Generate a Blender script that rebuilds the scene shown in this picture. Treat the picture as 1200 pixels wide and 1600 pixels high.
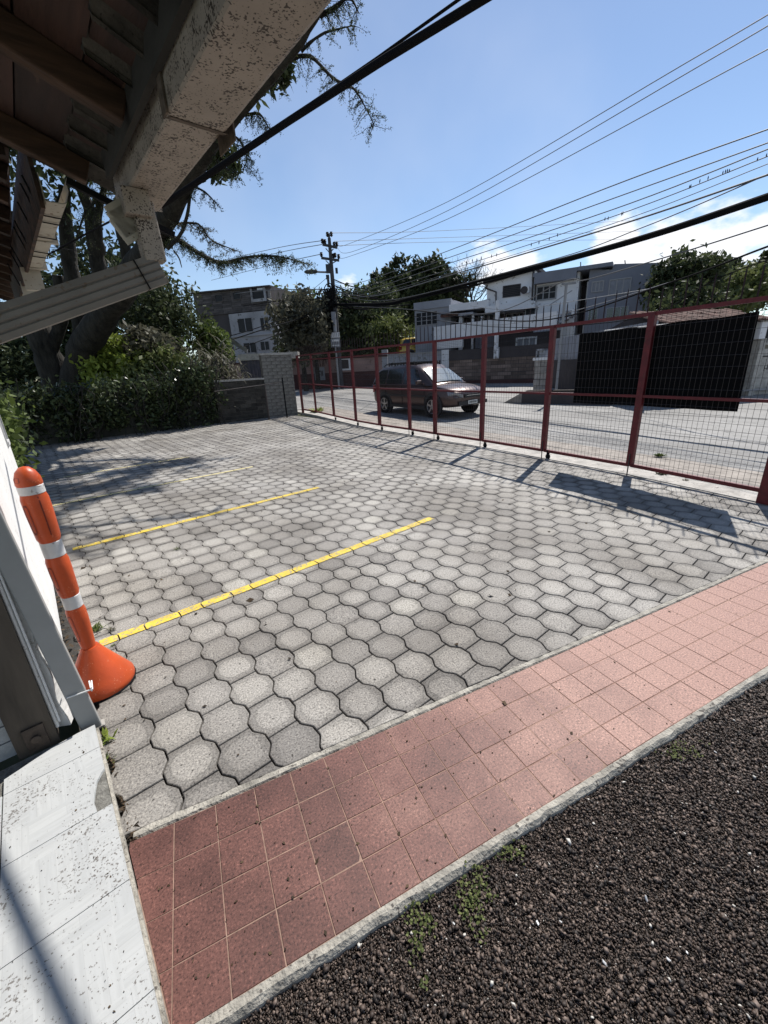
import bpy, bmesh, math, random
import numpy as np
from mathutils import Vector, Matrix
random.seed(7); rng = np.random.default_rng(11)
for o in list(bpy.data.objects): bpy.data.objects.remove(o)
SC = bpy.context.scene; COL = SC.collection
R = math.radians
# ------------------------------------------------------------------ camera
EYE = np.array([0., 0., 1.6]); FPX = 637.0
ROT = np.array([[0.9012506, -0.43060735, -0.04821471],
                [-0.18456914, -0.28084172, -0.94183977],
                [0.39202243, 0.85773261, -0.3325856]])
cam = bpy.data.cameras.new('camera'); cam_o = bpy.data.objects.new('camera', cam); COL.objects.link(cam_o)
cam.sensor_fit = 'VERTICAL'; cam.sensor_height = 24; cam.lens = 24 * FPX / 1600; cam.clip_end = 3000; cam.clip_start = .02
M = Matrix([list(ROT[0]), list(-ROT[1]), list(-ROT[2])]).transposed().to_4x4(); M.translation = Vector(EYE)
cam_o.matrix_world = M; SC.camera = cam_o
# ------------------------------------------------------------------ light
SUN_EL, = (R(52),); SD = Vector((0.84 * math.cos(SUN_EL), 0.543 * math.cos(SUN_EL), math.sin(SUN_EL))).normalized()
sun = bpy.data.lights.new('sun', 'SUN'); sun.energy = 5.0; sun.angle = R(.55); sun.color = (1, .96, .90)
sun_o = bpy.data.objects.new('sun', sun); COL.objects.link(sun_o)
sun_o.rotation_euler = SD.to_track_quat('Z', 'Y').to_euler()
world = bpy.data.worlds.new('World'); SC.world = world; world.use_nodes = True
wt = world.node_tree; wt.nodes.clear()
def wn(t, **k):
    n = wt.nodes.new(t)
    for a, b in k.items(): setattr(n, a, b)
    return n
sky = wn('ShaderNodeTexSky', sky_type='NISHITA', sun_disc=False, sun_elevation=SUN_EL, sun_rotation=math.atan2(SD.x, SD.y))
sky.altitude = 400; sky.air_density = 1.0; sky.dust_density = .2; sky.ozone_density = 2.2
tc = wn('ShaderNodeTexCoord'); nz = wn('ShaderNodeTexNoise'); nz.inputs['Scale'].default_value = 9; nz.inputs['Detail'].default_value = 9; nz.inputs['Roughness'].default_value = .55
mp = wn('ShaderNodeMapping'); mp.inputs['Scale'].default_value = (1, 1, 2.0)
wt.links.new(tc.outputs['Generated'], mp.inputs['Vector']); wt.links.new(mp.outputs[0], nz.inputs['Vector'])
def pray(x, y): return ROT.T @ np.array([(x - 600) / FPX, (y - 800) / FPX, 1.])
def wmath(op, a, b=None, c=None):
    n = wn('ShaderNodeMath', operation=op)
    for i, v in enumerate((a, b, c)):
        if v is None: continue
        if isinstance(v, (int, float)): n.inputs[i].default_value = v
        else: wt.links.new(v, n.inputs[i])
    return n.outputs[0]
# cloud banks: each a direction on the sky, a half-size in azimuth and in height (radians)
acc = None
sep = wn('ShaderNodeSeparateXYZ'); wt.links.new(tc.outputs['Generated'], sep.inputs[0])
azn = wmath('ARCTAN2', sep.outputs[0], sep.outputs[1]); eln = wmath('ARCSINE', sep.outputs[2])
CLOUDS = [((778, 425), .085, .055, 1.15), ((1060, 405), .15, .075, 1.3), ((1150, 385), .09, .06, 1.0), ((975, 395), .07, .05, 1.05), ((600, 425), .05, .03, .75), ((545, 445), .04, .02, .7)]
for az0, el0, sa, se, am in [(math.atan2(*pray(*q)[:2]), math.asin(pray(*q)[2] / np.linalg.norm(pray(*q))), a, b, c) for q, a, b, c in CLOUDS] + [(2.2, .3, .5, .12, 1.1), (-1.9, .25, .6, .1, 1.1), (3.0, .5, .5, .1, 1.)]:
    dx = wmath('DIVIDE', wmath('SUBTRACT', azn, az0), sa); dy = wmath('DIVIDE', wmath('SUBTRACT', eln, el0), se)
    d2 = wmath('ADD', wmath('MULTIPLY', dx, dx), wmath('MULTIPLY', dy, dy))
    g = wmath('MULTIPLY', wmath('SUBTRACT', 1.0, wmath('MULTIPLY', d2, .6)), am)
    acc = g if acc is None else wmath('MAXIMUM', acc, g)
cl = wmath('ADD', acc, wmath('MULTIPLY', wmath('SUBTRACT', nz.outputs[0], .5), 3.2))
rp = wn('ShaderNodeMapRange', interpolation_type='SMOOTHSTEP'); rp.inputs['From Min'].default_value = .35; rp.inputs['From Max'].default_value = .95
wt.links.new(cl, rp.inputs['Value'])
# thin veil of high haze cloud
nv = wn('ShaderNodeTexNoise'); nv.inputs['Scale'].default_value = 1.6; nv.inputs['Detail'].default_value = 5; wt.links.new(tc.outputs['Generated'], nv.inputs['Vector'])
veil = wn('ShaderNodeMapRange', interpolation_type='SMOOTHSTEP'); veil.inputs['From Min'].default_value = .45; veil.inputs['From Max'].default_value = .75; veil.inputs['To Max'].default_value = .16
wt.links.new(nv.outputs[0], veil.inputs['Value'])
fac = wmath('MAXIMUM', rp.outputs[0], veil.outputs[0])
mx = wn('ShaderNodeMix', data_type='RGBA'); mx.inputs['B'].default_value = (8.2, 8.3, 8.6, 1)
wt.links.new(fac, mx.inputs['Factor']); wt.links.new(sky.outputs[0], mx.inputs['A'])
bg = wn('ShaderNodeBackground'); bg.inputs['Strength'].default_value = .10
ow = wn('ShaderNodeOutputWorld'); wt.links.new(mx.outputs['Result'], bg.inputs[0]); wt.links.new(bg.outputs[0], ow.inputs[0])
SC.view_settings.view_transform = 'Standard'; SC.view_settings.look = 'None'; SC.view_settings.gamma = 1; SC.view_settings.exposure = 0.44
SC.view_settings.use_curve_mapping = False
# ------------------------------------------------------------------ frames and helpers
FW = np.array([math.sin(.428697), math.cos(.428697), 0])
A15 = R(15.1); NN = np.array([math.cos(A15), math.sin(A15), 0]); WW = np.array([-math.sin(A15), math.cos(A15), 0])
def hp(n, w, z): return NN * n + WW * w + np.array([0, 0, z])          # house frame: n out of the wall, w along it
def E(x, y, u): d = pray(x, y); return EYE + d * u / (d @ FW)          # point at forward distance u
def G(x, y, z=0.): d = pray(x, y); return EYE + d * (z - 1.6) / d[2]   # point on the level z
def terrz(P): return max(0., .02 * (float(P[0] * FW[0] + P[1] * FW[1]) - 9))
def T(x, y):
    d = pray(x, y); P = EYE + d * ((1.6 + .18) / (.02 * (d @ FW) - d[2]))
    return P if P @ FW > 9 else G(x, y)
class MB:
    def __init__(s): s.v = []; s.f = []; s.mi = []; s.cur = 0
    def add(s, vs, fs):
        b = len(s.v); s.v += [tuple(map(float, p)) for p in vs]
        for f in fs: s.f.append([b + i for i in f]); s.mi.append(s.cur)
        return s
    def quad(s, *p): return s.add(p, [list(range(len(p)))])
    def box(s, c, ax, ay, az):
        c, ax, ay, az = map(lambda q: np.array(q, float), (c, ax, ay, az))
        vs = [c + i * ax + j * ay + k * az for k in (-1, 1) for j in (-1, 1) for i in (-1, 1)]
        return s.add(vs, [[0, 2, 3, 1], [4, 5, 7, 6], [0, 1, 5, 4], [2, 6, 7, 3], [0, 4, 6, 2], [1, 3, 7, 5]])
    def bx(s, x0, y0, z0, x1, y1, z1): return s.box(((x0 + x1) / 2, (y0 + y1) / 2, (z0 + z1) / 2), ((x1 - x0) / 2, 0, 0), (0, (y1 - y0) / 2, 0), (0, 0, (z1 - z0) / 2))
    def hb(s, n0, w0, z0, n1, w1, z1): return s.box(hp((n0 + n1) / 2, (w0 + w1) / 2, (z0 + z1) / 2), NN * (n1 - n0) / 2, WW * (w1 - w0) / 2, (0, 0, (z1 - z0) / 2))
    def bar(s, a, b, w, h, up=(0, 0, 1)):
        a, b, up = np.array(a, float), np.array(b, float), np.array(up, float)
        d = b - a; L = np.linalg.norm(d); d /= L; sd = np.cross(d, up); sd /= np.linalg.norm(sd); u2 = np.cross(sd, d)
        return s.box((a + b) / 2, d * L / 2, sd * w / 2, u2 * h / 2)
    def tube(s, pts, r, seg=8, cap=True):
        pts = [np.array(p, float) for p in pts]; n = len(pts)
        if isinstance(r, (int, float)): r = [r] * n
        b = len(s.v); pu = np.array([.31, .2, .93])
        for i, p in enumerate(pts):
            d = pts[min(i + 1, n - 1)] - pts[max(i - 1, 0)]; d /= np.linalg.norm(d) + 1e-9
            sd = np.cross(d, pu)
            if np.linalg.norm(sd) < .05: sd = np.cross(d, (1, 0, 0))
            sd /= np.linalg.norm(sd); u = np.cross(sd, d)
            for k in range(seg):
                a = 2 * math.pi * k / seg; s.v.append(tuple(p + (sd * math.cos(a) + u * math.sin(a)) * r[i]))
        for i in range(n - 1):
            for k in range(seg):
                k2 = (k + 1) % seg; s.f.append([b + i * seg + k, b + i * seg + k2, b + (i + 1) * seg + k2, b + (i + 1) * seg + k]); s.mi.append(s.cur)
        if cap: s.f.append([b + k for k in range(seg)][::-1]); s.f.append([b + (n - 1) * seg + k for k in range(seg)]); s.mi += [s.cur] * 2
        return s
    def lathe(s, prof, c, seg=24, ax=(0, 0, 1)):
        ax = np.array(ax, float); t = np.array([1, 0, 0]) if abs(ax[0]) < .9 else np.array([0, 1, 0])
        u = np.cross(ax, t); u /= np.linalg.norm(u); v = np.cross(ax, u); b = len(s.v); c = np.array(c, float)
        for r, z in prof:
            for k in range(seg):
                a = 2 * math.pi * k / seg; s.v.append(tuple(c + ax * z + (u * math.cos(a) + v * math.sin(a)) * r))
        for i in range(len(prof) - 1):
            for k in range(seg):
                k2 = (k + 1) % seg; s.f.append([b + i * seg + k, b + i * seg + k2, b + (i + 1) * seg + k2, b + (i + 1) * seg + k]); s.mi.append(s.cur)
        return s
    def mesh(s, name, mats, smooth=False):
        me = bpy.data.meshes.new(name); me.from_pydata(s.v, [], s.f)
        for m in (mats if isinstance(mats, (list, tuple)) else [mats]): me.materials.append(m)
        if len(set(s.mi)) > 1: me.polygons.foreach_set('material_index', s.mi)
        bm = bmesh.new(); bm.from_mesh(me); bmesh.ops.recalc_face_normals(bm, faces=bm.faces); bm.to_mesh(me); bm.free()
        if smooth:
            me.polygons.foreach_set('use_smooth', [True] * len(me.polygons))
            try: me.set_sharp_from_angle(angle=R(40))
            except Exception: pass
        return me
    def build(s, name, mats, parent=None, smooth=False, bevel=0):
        return link(name, s.mesh(name, mats, smooth), parent, bevel)
def link(name, me, parent=None, bevel=0):
    o = bpy.data.objects.new(name, me); COL.objects.link(o)
    if parent is not None: o.parent = parent; o.matrix_parent_inverse = Matrix.Translation(parent.location).inverted() if parent.rotation_euler.z == 0 else parent.matrix_basis.inverted()
    if bevel:
        b = o.modifiers.new('b', 'BEVEL'); b.width = bevel; b.segments = 2; b.limit_method = 'ANGLE'
    return o
def npmesh(name, v, f, mat, tone=None):
    """fast mesh from arrays; f is (m,k)"""
    me = bpy.data.meshes.new(name); m, k = f.shape
    me.vertices.add(len(v)); me.vertices.foreach_set('co', v.astype(np.float32).ravel())
    me.loops.add(m * k); me.loops.foreach_set('vertex_index', f.astype(np.int32).ravel())
    me.polygons.add(m); me.polygons.foreach_set('loop_start', np.arange(0, m * k, k, dtype=np.int32))
    me.update(calc_edges=True); me.materials.append(mat)
    if tone is not None:
        at = me.attributes.new('tone', 'FLOAT', 'FACE'); at.data.foreach_set('value', tone.astype(np.float32))
    me.validate(); return me
def tag(o, label=None, cat=None, group=None, kind=None):
    if label: o['label'] = label
    if cat: o['category'] = cat
    if group: o['group'] = group
    if kind: o['kind'] = kind
    return o
def thing(name, loc, label, cat, group=None):
    o = bpy.data.objects.new(name, None); COL.objects.link(o); o.location = tuple(map(float, loc)); o.empty_display_size = .2
    return tag(o, label, cat, group)
def struct(o, label=None): o['kind'] = 'structure'; return tag(o, label)
def part(o, parent): o.parent = parent; o.matrix_parent_inverse = parent.matrix_basis.inverted(); return o
# ------------------------------------------------------------------ materials
def nodes(name):
    m = bpy.data.materials.new(name); m.use_nodes = True; nt = m.node_tree; return m, nt, nt.nodes['Principled BSDF']
def mat(name, col, rough=.8, var=.25, scale=6., bump=.25, bscale=None, metal=0., spec=.4, spots=0., spotcol=(.02, .018, .015), spotscale=60., col2=None, stretch=None, tone=0., trans=0., objrand=0., bdist=.01, rotz=None):
    m, nt, b = nodes(name); L = nt.links; N = nt.nodes.new
    tcn = N('ShaderNodeTexCoord'); vec = tcn.outputs['Object']
    if rotz is not None:
        mr0 = N('ShaderNodeMapping'); mr0.inputs['Rotation'].default_value = (0, 0, rotz); L.new(vec, mr0.inputs[0]); vec = mr0.outputs[0]
    if stretch:
        mpn = N('ShaderNodeMapping'); mpn.inputs['Scale'].default_value = stretch; L.new(vec, mpn.inputs[0]); vec = mpn.outputs[0]
    if objrand:
        oi = N('ShaderNodeObjectInfo'); ad = N('ShaderNodeVectorMath'); ad.operation = 'ADD'; mu = N('ShaderNodeVectorMath'); mu.operation = 'SCALE'
        mu.inputs[0].default_value = (31, 17, 43); L.new(oi.outputs['Random'], mu.inputs['Scale']); L.new(vec, ad.inputs[0]); L.new(mu.outputs[0], ad.inputs[1]); vec = ad.outputs[0]
    n1 = N('ShaderNodeTexNoise'); n1.inputs['Scale'].default_value = scale; n1.inputs['Detail'].default_value = 8; n1.inputs['Roughness'].default_value = .62; L.new(vec, n1.inputs['Vector'])
    cr = N('ShaderNodeValToRGB'); c = np.array(col); lo = c * (1 - var); hi = np.minimum(c * (1 + var), .95) if col2 is None else np.array(col2)
    cr.color_ramp.elements[0].color = (*lo, 1); cr.color_ramp.elements[1].color = (*hi, 1); cr.color_ramp.elements[0].position = .32; cr.color_ramp.elements[1].position = .68
    L.new(n1.outputs[0], cr.inputs[0]); out = cr.outputs[0]
    def mulv(out, src, lo_, hi_):
        mr = N('ShaderNodeMapRange'); mr.inputs['To Min'].default_value = lo_; mr.inputs['To Max'].default_value = hi_; L.new(src, mr.inputs[0])
        mm = N('ShaderNodeVectorMath'); mm.operation = 'SCALE'; L.new(out, mm.inputs[0]); L.new(mr.outputs[0], mm.inputs['Scale']); return mm.outputs[0]
    if tone:
        at = N('ShaderNodeAttribute'); at.attribute_name = 'tone'; out = mulv(out, at.outputs['Fac'], 1 - tone, 1 + tone)
    if objrand: out = mulv(out, oi.outputs['Random'], 1 - objrand, 1 + objrand)
    if spots:
        n2 = N('ShaderNodeTexNoise'); n2.inputs['Scale'].default_value = spotscale; n2.inputs['Detail'].default_value = 4; L.new(vec, n2.inputs['Vector'])
        n3 = N('ShaderNodeTexNoise'); n3.inputs['Scale'].default_value = spotscale / 7; L.new(vec, n3.inputs['Vector'])
        sm = N('ShaderNodeMath'); sm.operation = 'MULTIPLY_ADD'; L.new(n3.outputs[0], sm.inputs[0]); sm.inputs[1].default_value = .45; L.new(n2.outputs[0], sm.inputs[2])
        mr = N('ShaderNodeMapRange'); mr.inputs['From Min'].default_value = .90 - spots * .15; mr.inputs['From Max'].default_value = .94 - spots * .15; L.new(sm.outputs[0], mr.inputs[0])
        mxn = N('ShaderNodeMix'); mxn.data_type = 'RGBA'; L.new(mr.outputs[0], mxn.inputs['Factor']); L.new(out, mxn.inputs['A']); mxn.inputs['B'].default_value = (*spotcol, 1); out = mxn.outputs['Result']
    L.new(out, b.inputs['Base Color']); b.inputs['Roughness'].default_value = rough; b.inputs['Metallic'].default_value = metal
    b.inputs['Specular IOR Level'].default_value = spec
    if bump:
        nb = N('ShaderNodeTexNoise'); nb.inputs['Scale'].default_value = bscale or scale * 4; nb.inputs['Detail'].default_value = 6; L.new(vec, nb.inputs['Vector'])
        bp = N('ShaderNodeBump'); bp.inputs['Strength'].default_value = bump; bp.inputs['Distance'].default_value = bdist; L.new(nb.outputs[0], bp.inputs['Height']); L.new(bp.outputs[0], b.inputs['Normal'])
    if trans: b.inputs['Transmission Weight'].default_value = trans
    return m
def leafmat(name, c1, c2, rough=.62, transl=.3):
    m, nt, b = nodes(name); L = nt.links; N = nt.nodes.new
    at = N('ShaderNodeAttribute'); at.attribute_name = 'tone'; cr = N('ShaderNodeValToRGB'); cr.color_ramp.elements[0].color = (*c1, 1); cr.color_ramp.elements[1].color = (*c2, 1)
    L.new(at.outputs['Fac'], cr.inputs[0]); L.new(cr.outputs[0], b.inputs['Base Color']); b.inputs['Roughness'].default_value = rough; b.inputs['Specular IOR Level'].default_value = .2
    tr = N('ShaderNodeBsdfTranslucent'); L.new(cr.outputs[0], tr.inputs[0]); mxs = N('ShaderNodeMixShader'); mxs.inputs[0].default_value = transl
    L.new(b.outputs[0], mxs.inputs[1]); L.new(tr.outputs[0], mxs.inputs[2]); L.new(mxs.outputs[0], nt.nodes['Material Output'].inputs[0]); return m
m_conc = mat('pale_concrete', (.36, .34, .31), .9, .3, 5, .5, 60, spots=.25, spotcol=(.12, .11, .1))
m_kerb = mat('rough_kerb_concrete', (.31, .29, .25), .95, .4, 14, .9, 90, spots=.3, spotcol=(.1, .09, .08))
m_grout = mat('dark_joint_sand', (.035, .032, .028), .95, .4, 25, .6)
m_asph = mat('worn_road_asphalt', (.225, .217, .205), .85, .28, .9, .5, 90, stretch=(1, .35, 1), spots=.3, spotcol=(.12, .118, .112), spotscale=14)
m_side = mat('pavement_concrete', (.27, .24, .21), .9, .3, 4, .5, 50)
m_soil = mat('dark_soil', (.03, .024, .02), .95, .5, 20, .8)
m_terr = mat('dry_grass_ground', (.07, .075, .04), .95, .4, 2, .4)
m_tan = mat('painted_tan_gutter', (.31, .262, .215), .55, .12, 7, .12, 40, spots=.66, spotcol=(.04, .026, .018), spotscale=150)
m_tan2 = mat('cream_gutter', (.36, .33, .27), .6, .12, 9, .15, 30, spots=.25, spotcol=(.12, .08, .05), spotscale=50)
m_pipe = mat('white_downpipe_paint', (.62, .60, .565), .45, .07, 9, .06, spots=.22, spotcol=(.12, .09, .07), spotscale=45)
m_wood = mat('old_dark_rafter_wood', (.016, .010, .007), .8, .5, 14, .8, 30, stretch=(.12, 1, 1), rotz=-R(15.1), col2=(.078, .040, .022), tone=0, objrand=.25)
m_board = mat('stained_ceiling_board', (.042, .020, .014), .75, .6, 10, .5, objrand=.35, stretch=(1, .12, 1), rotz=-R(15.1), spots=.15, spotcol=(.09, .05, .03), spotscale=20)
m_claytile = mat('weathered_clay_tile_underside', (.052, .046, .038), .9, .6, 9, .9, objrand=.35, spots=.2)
m_black = mat('black_rubber', (.010, .010, .011), .85, .2, 10, .1, spec=.12)
m_cable = mat('black_cable', (.010, .010, .011), .9, .1, 10, 0, spec=.04)
m_cloth = mat('black_shade_cloth', (.0045, .0045, .005), .9, .3, 60, .6, spec=.12)
m_red = mat('oxide_red_fence_paint', (.12, .013, .016), .5, .25, 12, .2, 60, spots=.1, spotcol=(.06, .03, .02))
m_wire = mat('galvanised_wire', (.055, .045, .042), .5, .2, 10, 0, metal=.3)
m_white = mat('white_wall_paint', (.66, .655, .64), .7, .06, 3, .15, 30, spots=.05, spotcol=(.4, .38, .35))
m_whitetile = None
m_orange = mat('orange_plastic', (.43, .062, .013), .42, .14, 7, .1, 50, spots=.02, spotcol=(.52, .16, .08), spotscale=120)
m_refl = mat('white_reflective_band', (.50, .50, .50), .4, .12, 14, .15, spots=.1, spotcol=(.3, .28, .27))
m_graymetal = mat('gray_metal', (.22, .22, .23), .5, .15, 10, .1, metal=.3)
m_glassfar = mat('dim_far_window_glass', (.02, .022, .026), .35, .2, 2, 0, spec=.12)
m_glassdark = mat('dark_window_glass', (.018, .02, .024), .08, .2, 2, 0, spec=.7)
m_spike = mat('dark_spike_paint', (.022, .008, .009), .7, .2, 12, 0)
def brickish(name, c1, c2, cm, sc, bw=.5, rh=.25, rough=.9):
    m, nt, b = nodes(name); L = nt.links; N = nt.nodes.new
    tcn = N('ShaderNodeTexCoord'); br = N('ShaderNodeTexBrick'); L.new(tcn.outputs['UV'], br.inputs[0]); br.inputs['Color1'].default_value = (*c1, 1); br.inputs['Color2'].default_value = (*c2, 1); br.inputs['Mortar'].default_value = (*cm, 1)
    br.inputs['Scale'].default_value = sc; br.inputs['Brick Width'].default_value = bw; br.inputs['Row Height'].default_value = rh; br.inputs['Mortar Size'].default_value = .015
    L.new(br.outputs[0], b.inputs['Base Color']); b.inputs['Roughness'].default_value = rough; return m
# leaf clouds ---------------------------------------------------------------
def leaves(name, blobs, size, mt, parent=None, clump=.35, aspect=.45, droop=0., seed=0):
    """blobs: (centre, (rx,ry,rz), count). Leaf clumps fill each blob unevenly, with gaps between clumps."""
    rg = np.random.default_rng(seed + 5); VS = []; TN = []
    for c, r, n in blobs:
        c = np.array(c, float); r = np.array(r, float); nc = max(6, int(n / 38))
        d = rg.normal(size=(nc, 3)); d /= np.linalg.norm(d, axis=1)[:, None]
        cc = c + d * r * (rg.random((nc, 1)) ** .45) ; ctone = rg.random(nc)
        k = rg.integers(0, nc, n); p = cc[k] + rg.normal(size=(n, 3)) * clump * r.mean() * .42
        a = rg.normal(size=(n, 3)); a[:, 2] -= droop; a /= np.linalg.norm(a, axis=1)[:, None]
        b = rg.normal(size=(n, 3)); b -= (b * a).sum(1)[:, None] * a; b /= np.linalg.norm(b, axis=1)[:, None]
        s = size * (.6 + .8 * rg.random((n, 1)))
        VS.append(np.stack([p - a * s, p + b * s * aspect, p + a * s, p - b * s * aspect], 1)); TN.append(np.clip(ctone[k] * .6 + rg.random(n) * .4, 0, 1))
    V = np.concatenate(VS).reshape(-1, 3); F = np.arange(len(V)).reshape(-1, 4)
    return link(name, npmesh(name, V, F, mt, np.concatenate(TN)), parent)
def feather(name, path, ntw, ln, mt, parent, seed=0, leaf=.05, down=.6, tw=None):
    """drooping fine twigs with small leaflets along a branch path"""
    rg = np.random.default_rng(seed); path = [np.array(p, float) for p in path]; V = []
    seg = len(path) - 1; tb = MB()
    for i in range(ntw):
        t = rg.random() * seg; k = min(int(t), seg - 1); p = path[k] + (path[k + 1] - path[k]) * (t - k)
        d = rg.normal(size=3); d[2] = -abs(d[2]) * down + .1 * rg.normal(); d /= np.linalg.norm(d); L = ln * (.4 + .8 * rg.random()); q = p.copy(); pts = [p.copy()]
        for s in range(5):
            q = q + d * L / 5; d = d + rg.normal(size=3) * .25 + np.array([0, 0, -.12]); d /= np.linalg.norm(d); pts.append(q.copy())
            for j in range(7):
                a = rg.normal(size=3) + d; a /= np.linalg.norm(a); b = np.cross(a, rg.normal(size=3)); b /= np.linalg.norm(b) + 1e-6
                c = q + rg.normal(size=3) * L / 14; sz = leaf * (.6 + .8 * rg.random())
                V.append([c, c + a * sz * .5 + b * sz * .16, c + a * sz, c + a * sz * .5 - b * sz * .16])
        tb.tube(pts, [.006, .005, .004, .003, .003, .002] if tw is None else tw, 3, False)
    V = np.array(V).reshape(-1, 3); o = link(name, npmesh(name, V, np.arange(len(V)).reshape(-1, 4), mt, rg.random(len(V) // 4)), parent)
    t = tb.build('twigs', m_bark, parent); t['kind'] = 'stuff'; o['kind'] = 'stuff'; return o
m_bark = mat('dark_ridged_bark', (.012, .0105, .009), .95, .5, 5, 1., 14, stretch=(1, 1, .35), col2=(.042, .037, .03), bdist=.06)
m_leafdark = leafmat('dark_green_leaf', (.010, .016, .008), (.085, .105, .045))
m_leafmid = leafmat('mid_green_leaf', (.03, .055, .014), (.15, .19, .05))
m_leafyel = leafmat('yellow_green_leaf', (.09, .13, .02), (.34, .40, .08))
m_leafmid2 = leafmat('olive_green_leaf', (.05, .07, .02), (.17, .19, .07))
m_leafgray = leafmat('dry_gray_green_leaf', (.05, .048, .035), (.15, .145, .10))
m_leafglossy = leafmat('glossy_hedge_leaf', (.006, .010, .005), (.09, .115, .05), .3, .15)
# ================================================================== GROUND
CUR = lambda x: 1.352
def ngrid(name, x0, y0, x1, y1, nx, ny, zf, m):
    xs = np.linspace(x0, x1, nx); ys = np.linspace(y0, y1, ny); X, Y = np.meshgrid(xs, ys); Z = np.vectorize(zf)(X, Y)
    v = np.stack([X, Y, Z], -1).reshape(-1, 3); i = np.arange(nx * ny).reshape(ny, nx)
    f = np.stack([i[:-1, :-1], i[:-1, 1:], i[1:, 1:], i[1:, :-1]], -1).reshape(-1, 4); return link(name, npmesh(name, v, f, m))
def tz(x, y): return max(0., .02 * (x * FW[0] + y * FW[1] - 9))
gr = struct(ngrid('ground', -320, -120, 420, 620, 75, 75, lambda x, y: tz(min(x, 60), min(y, 60)) - .12, m_terr), 'dull ground running out under the whole neighbourhood')
# fence line: post feet (x, y) from the far pillar to the near right edge
def fx(px, py, x): g = G(px, py); return np.array([x, g[1] * x / g[0], 0.])
POST = [fx(474, 648, 4.12), fx(495, 652, 4.26), fx(523, 660, 4.38), fx(557, 665, 4.50), fx(594, 675, 4.66), fx(641, 681, 4.90), fx(680, 687, 5.03), fx(752, 697, 5.25), fx(848, 716, 5.40), fx(982, 740, 5.52), fx(1192, 790, 5.52)]
for i, zz in enumerate((.10, .09, .06, .03, .02, 0.01)): POST[i][2] = zz
PEND = np.array([5.45, .2, 0])
def polystrip(name, line, o0, o1, z, m, th=.1, zf=None):
    mb = MB(); L = []
    for i, p in enumerate(line):
        d = line[min(i + 1, len(line) - 1)] - line[max(i - 1, 0)]; d = np.array([d[0], d[1], 0]); d /= np.linalg.norm(d); nrm = np.array([-d[1], d[0], 0])
        zz = (zf(*(p[:2])) if zf else p[2]) + z; a = p + nrm * o0; b = p + nrm * o1; L.append((a[0], a[1], zz)); L.append((b[0], b[1], zz)); L.append((a[0], a[1], zz - th)); L.append((b[0], b[1], zz - th))
    fs = []
    for i in range(len(line) - 1):
        k = 4 * i; fs += [[k, k + 1, k + 5, k + 4], [k, k + 4, k + 6, k + 2], [k + 1, k + 3, k + 7, k + 5]]
    mb.add(L, fs); return mb.build(name, m)
line = [POST[0] + np.array([-.15, 1.2, 0])] + POST + [PEND]
line = [np.array(p) for p in line]
rd = struct(ngrid('road', 5.6, -12, 34, 80, 30, 60, lambda x, y: tz(x, y) - .055, m_asph), 'pale worn street surface beyond the red fence')
struct(polystrip('concrete_sill', line, -.02, .42, .012, m_conc), 'rough pale concrete strip under the red fence')
struct(polystrip('pavement', line, .42, 1.5, -.01, m_side, zf=lambda x, y: tz(x, y)), 'narrow brown pavement between fence strip and street')
# side strip of road filling toward the far wall on the left
struct(ngrid('street_junction', 2, 17.5, 5.6, 60, 8, 30, lambda x, y: tz(x, y) - .051, m_asph), 'pale street surface running off behind the brick pillar')
# cracks and patch lines on the road
cr = MB()
def crack(pts, w, z=.006):
    pts = [np.array(p[:2]) for p in pts]; out = []
    for i in range(len(pts) - 1):
        for t in np.linspace(0, 1, 7)[:-1]: out.append(pts[i] * (1 - t) + pts[i + 1] * t + rng.normal(size=2) * w * .5)
    out.append(pts[-1])
    for i in range(len(out) - 1):
        d = out[i + 1] - out[i]; d /= np.linalg.norm(d) + 1e-9; n = np.array([-d[1], d[0]]) * w * (.4 + .6 * rng.random())
        q = [out[i] - n, out[i + 1] - n, out[i + 1] + n, out[i] + n]; cr.quad(*[(x, y, tz(x, y) - .055 + z) for x, y in q])
for a, b, w in [((760, 648), (1200, 690), .02), ((560, 640), (640, 652), .02), ((480, 625), (760, 668), .015), ((700, 690), (770, 696), .03), ((900, 640), (1200, 652), .03), ((620, 605), (560, 640), .015)]:
    crack([T(*a), (T(*a) + T(*b)) / 2 + np.array([.1, .1, 0]), T(*b)], w)
struct(cr.build('road_crack', mat('tar_crack', (.05, .05, .05), .9)), 'dark tar joints and cracks across the street')
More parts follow.
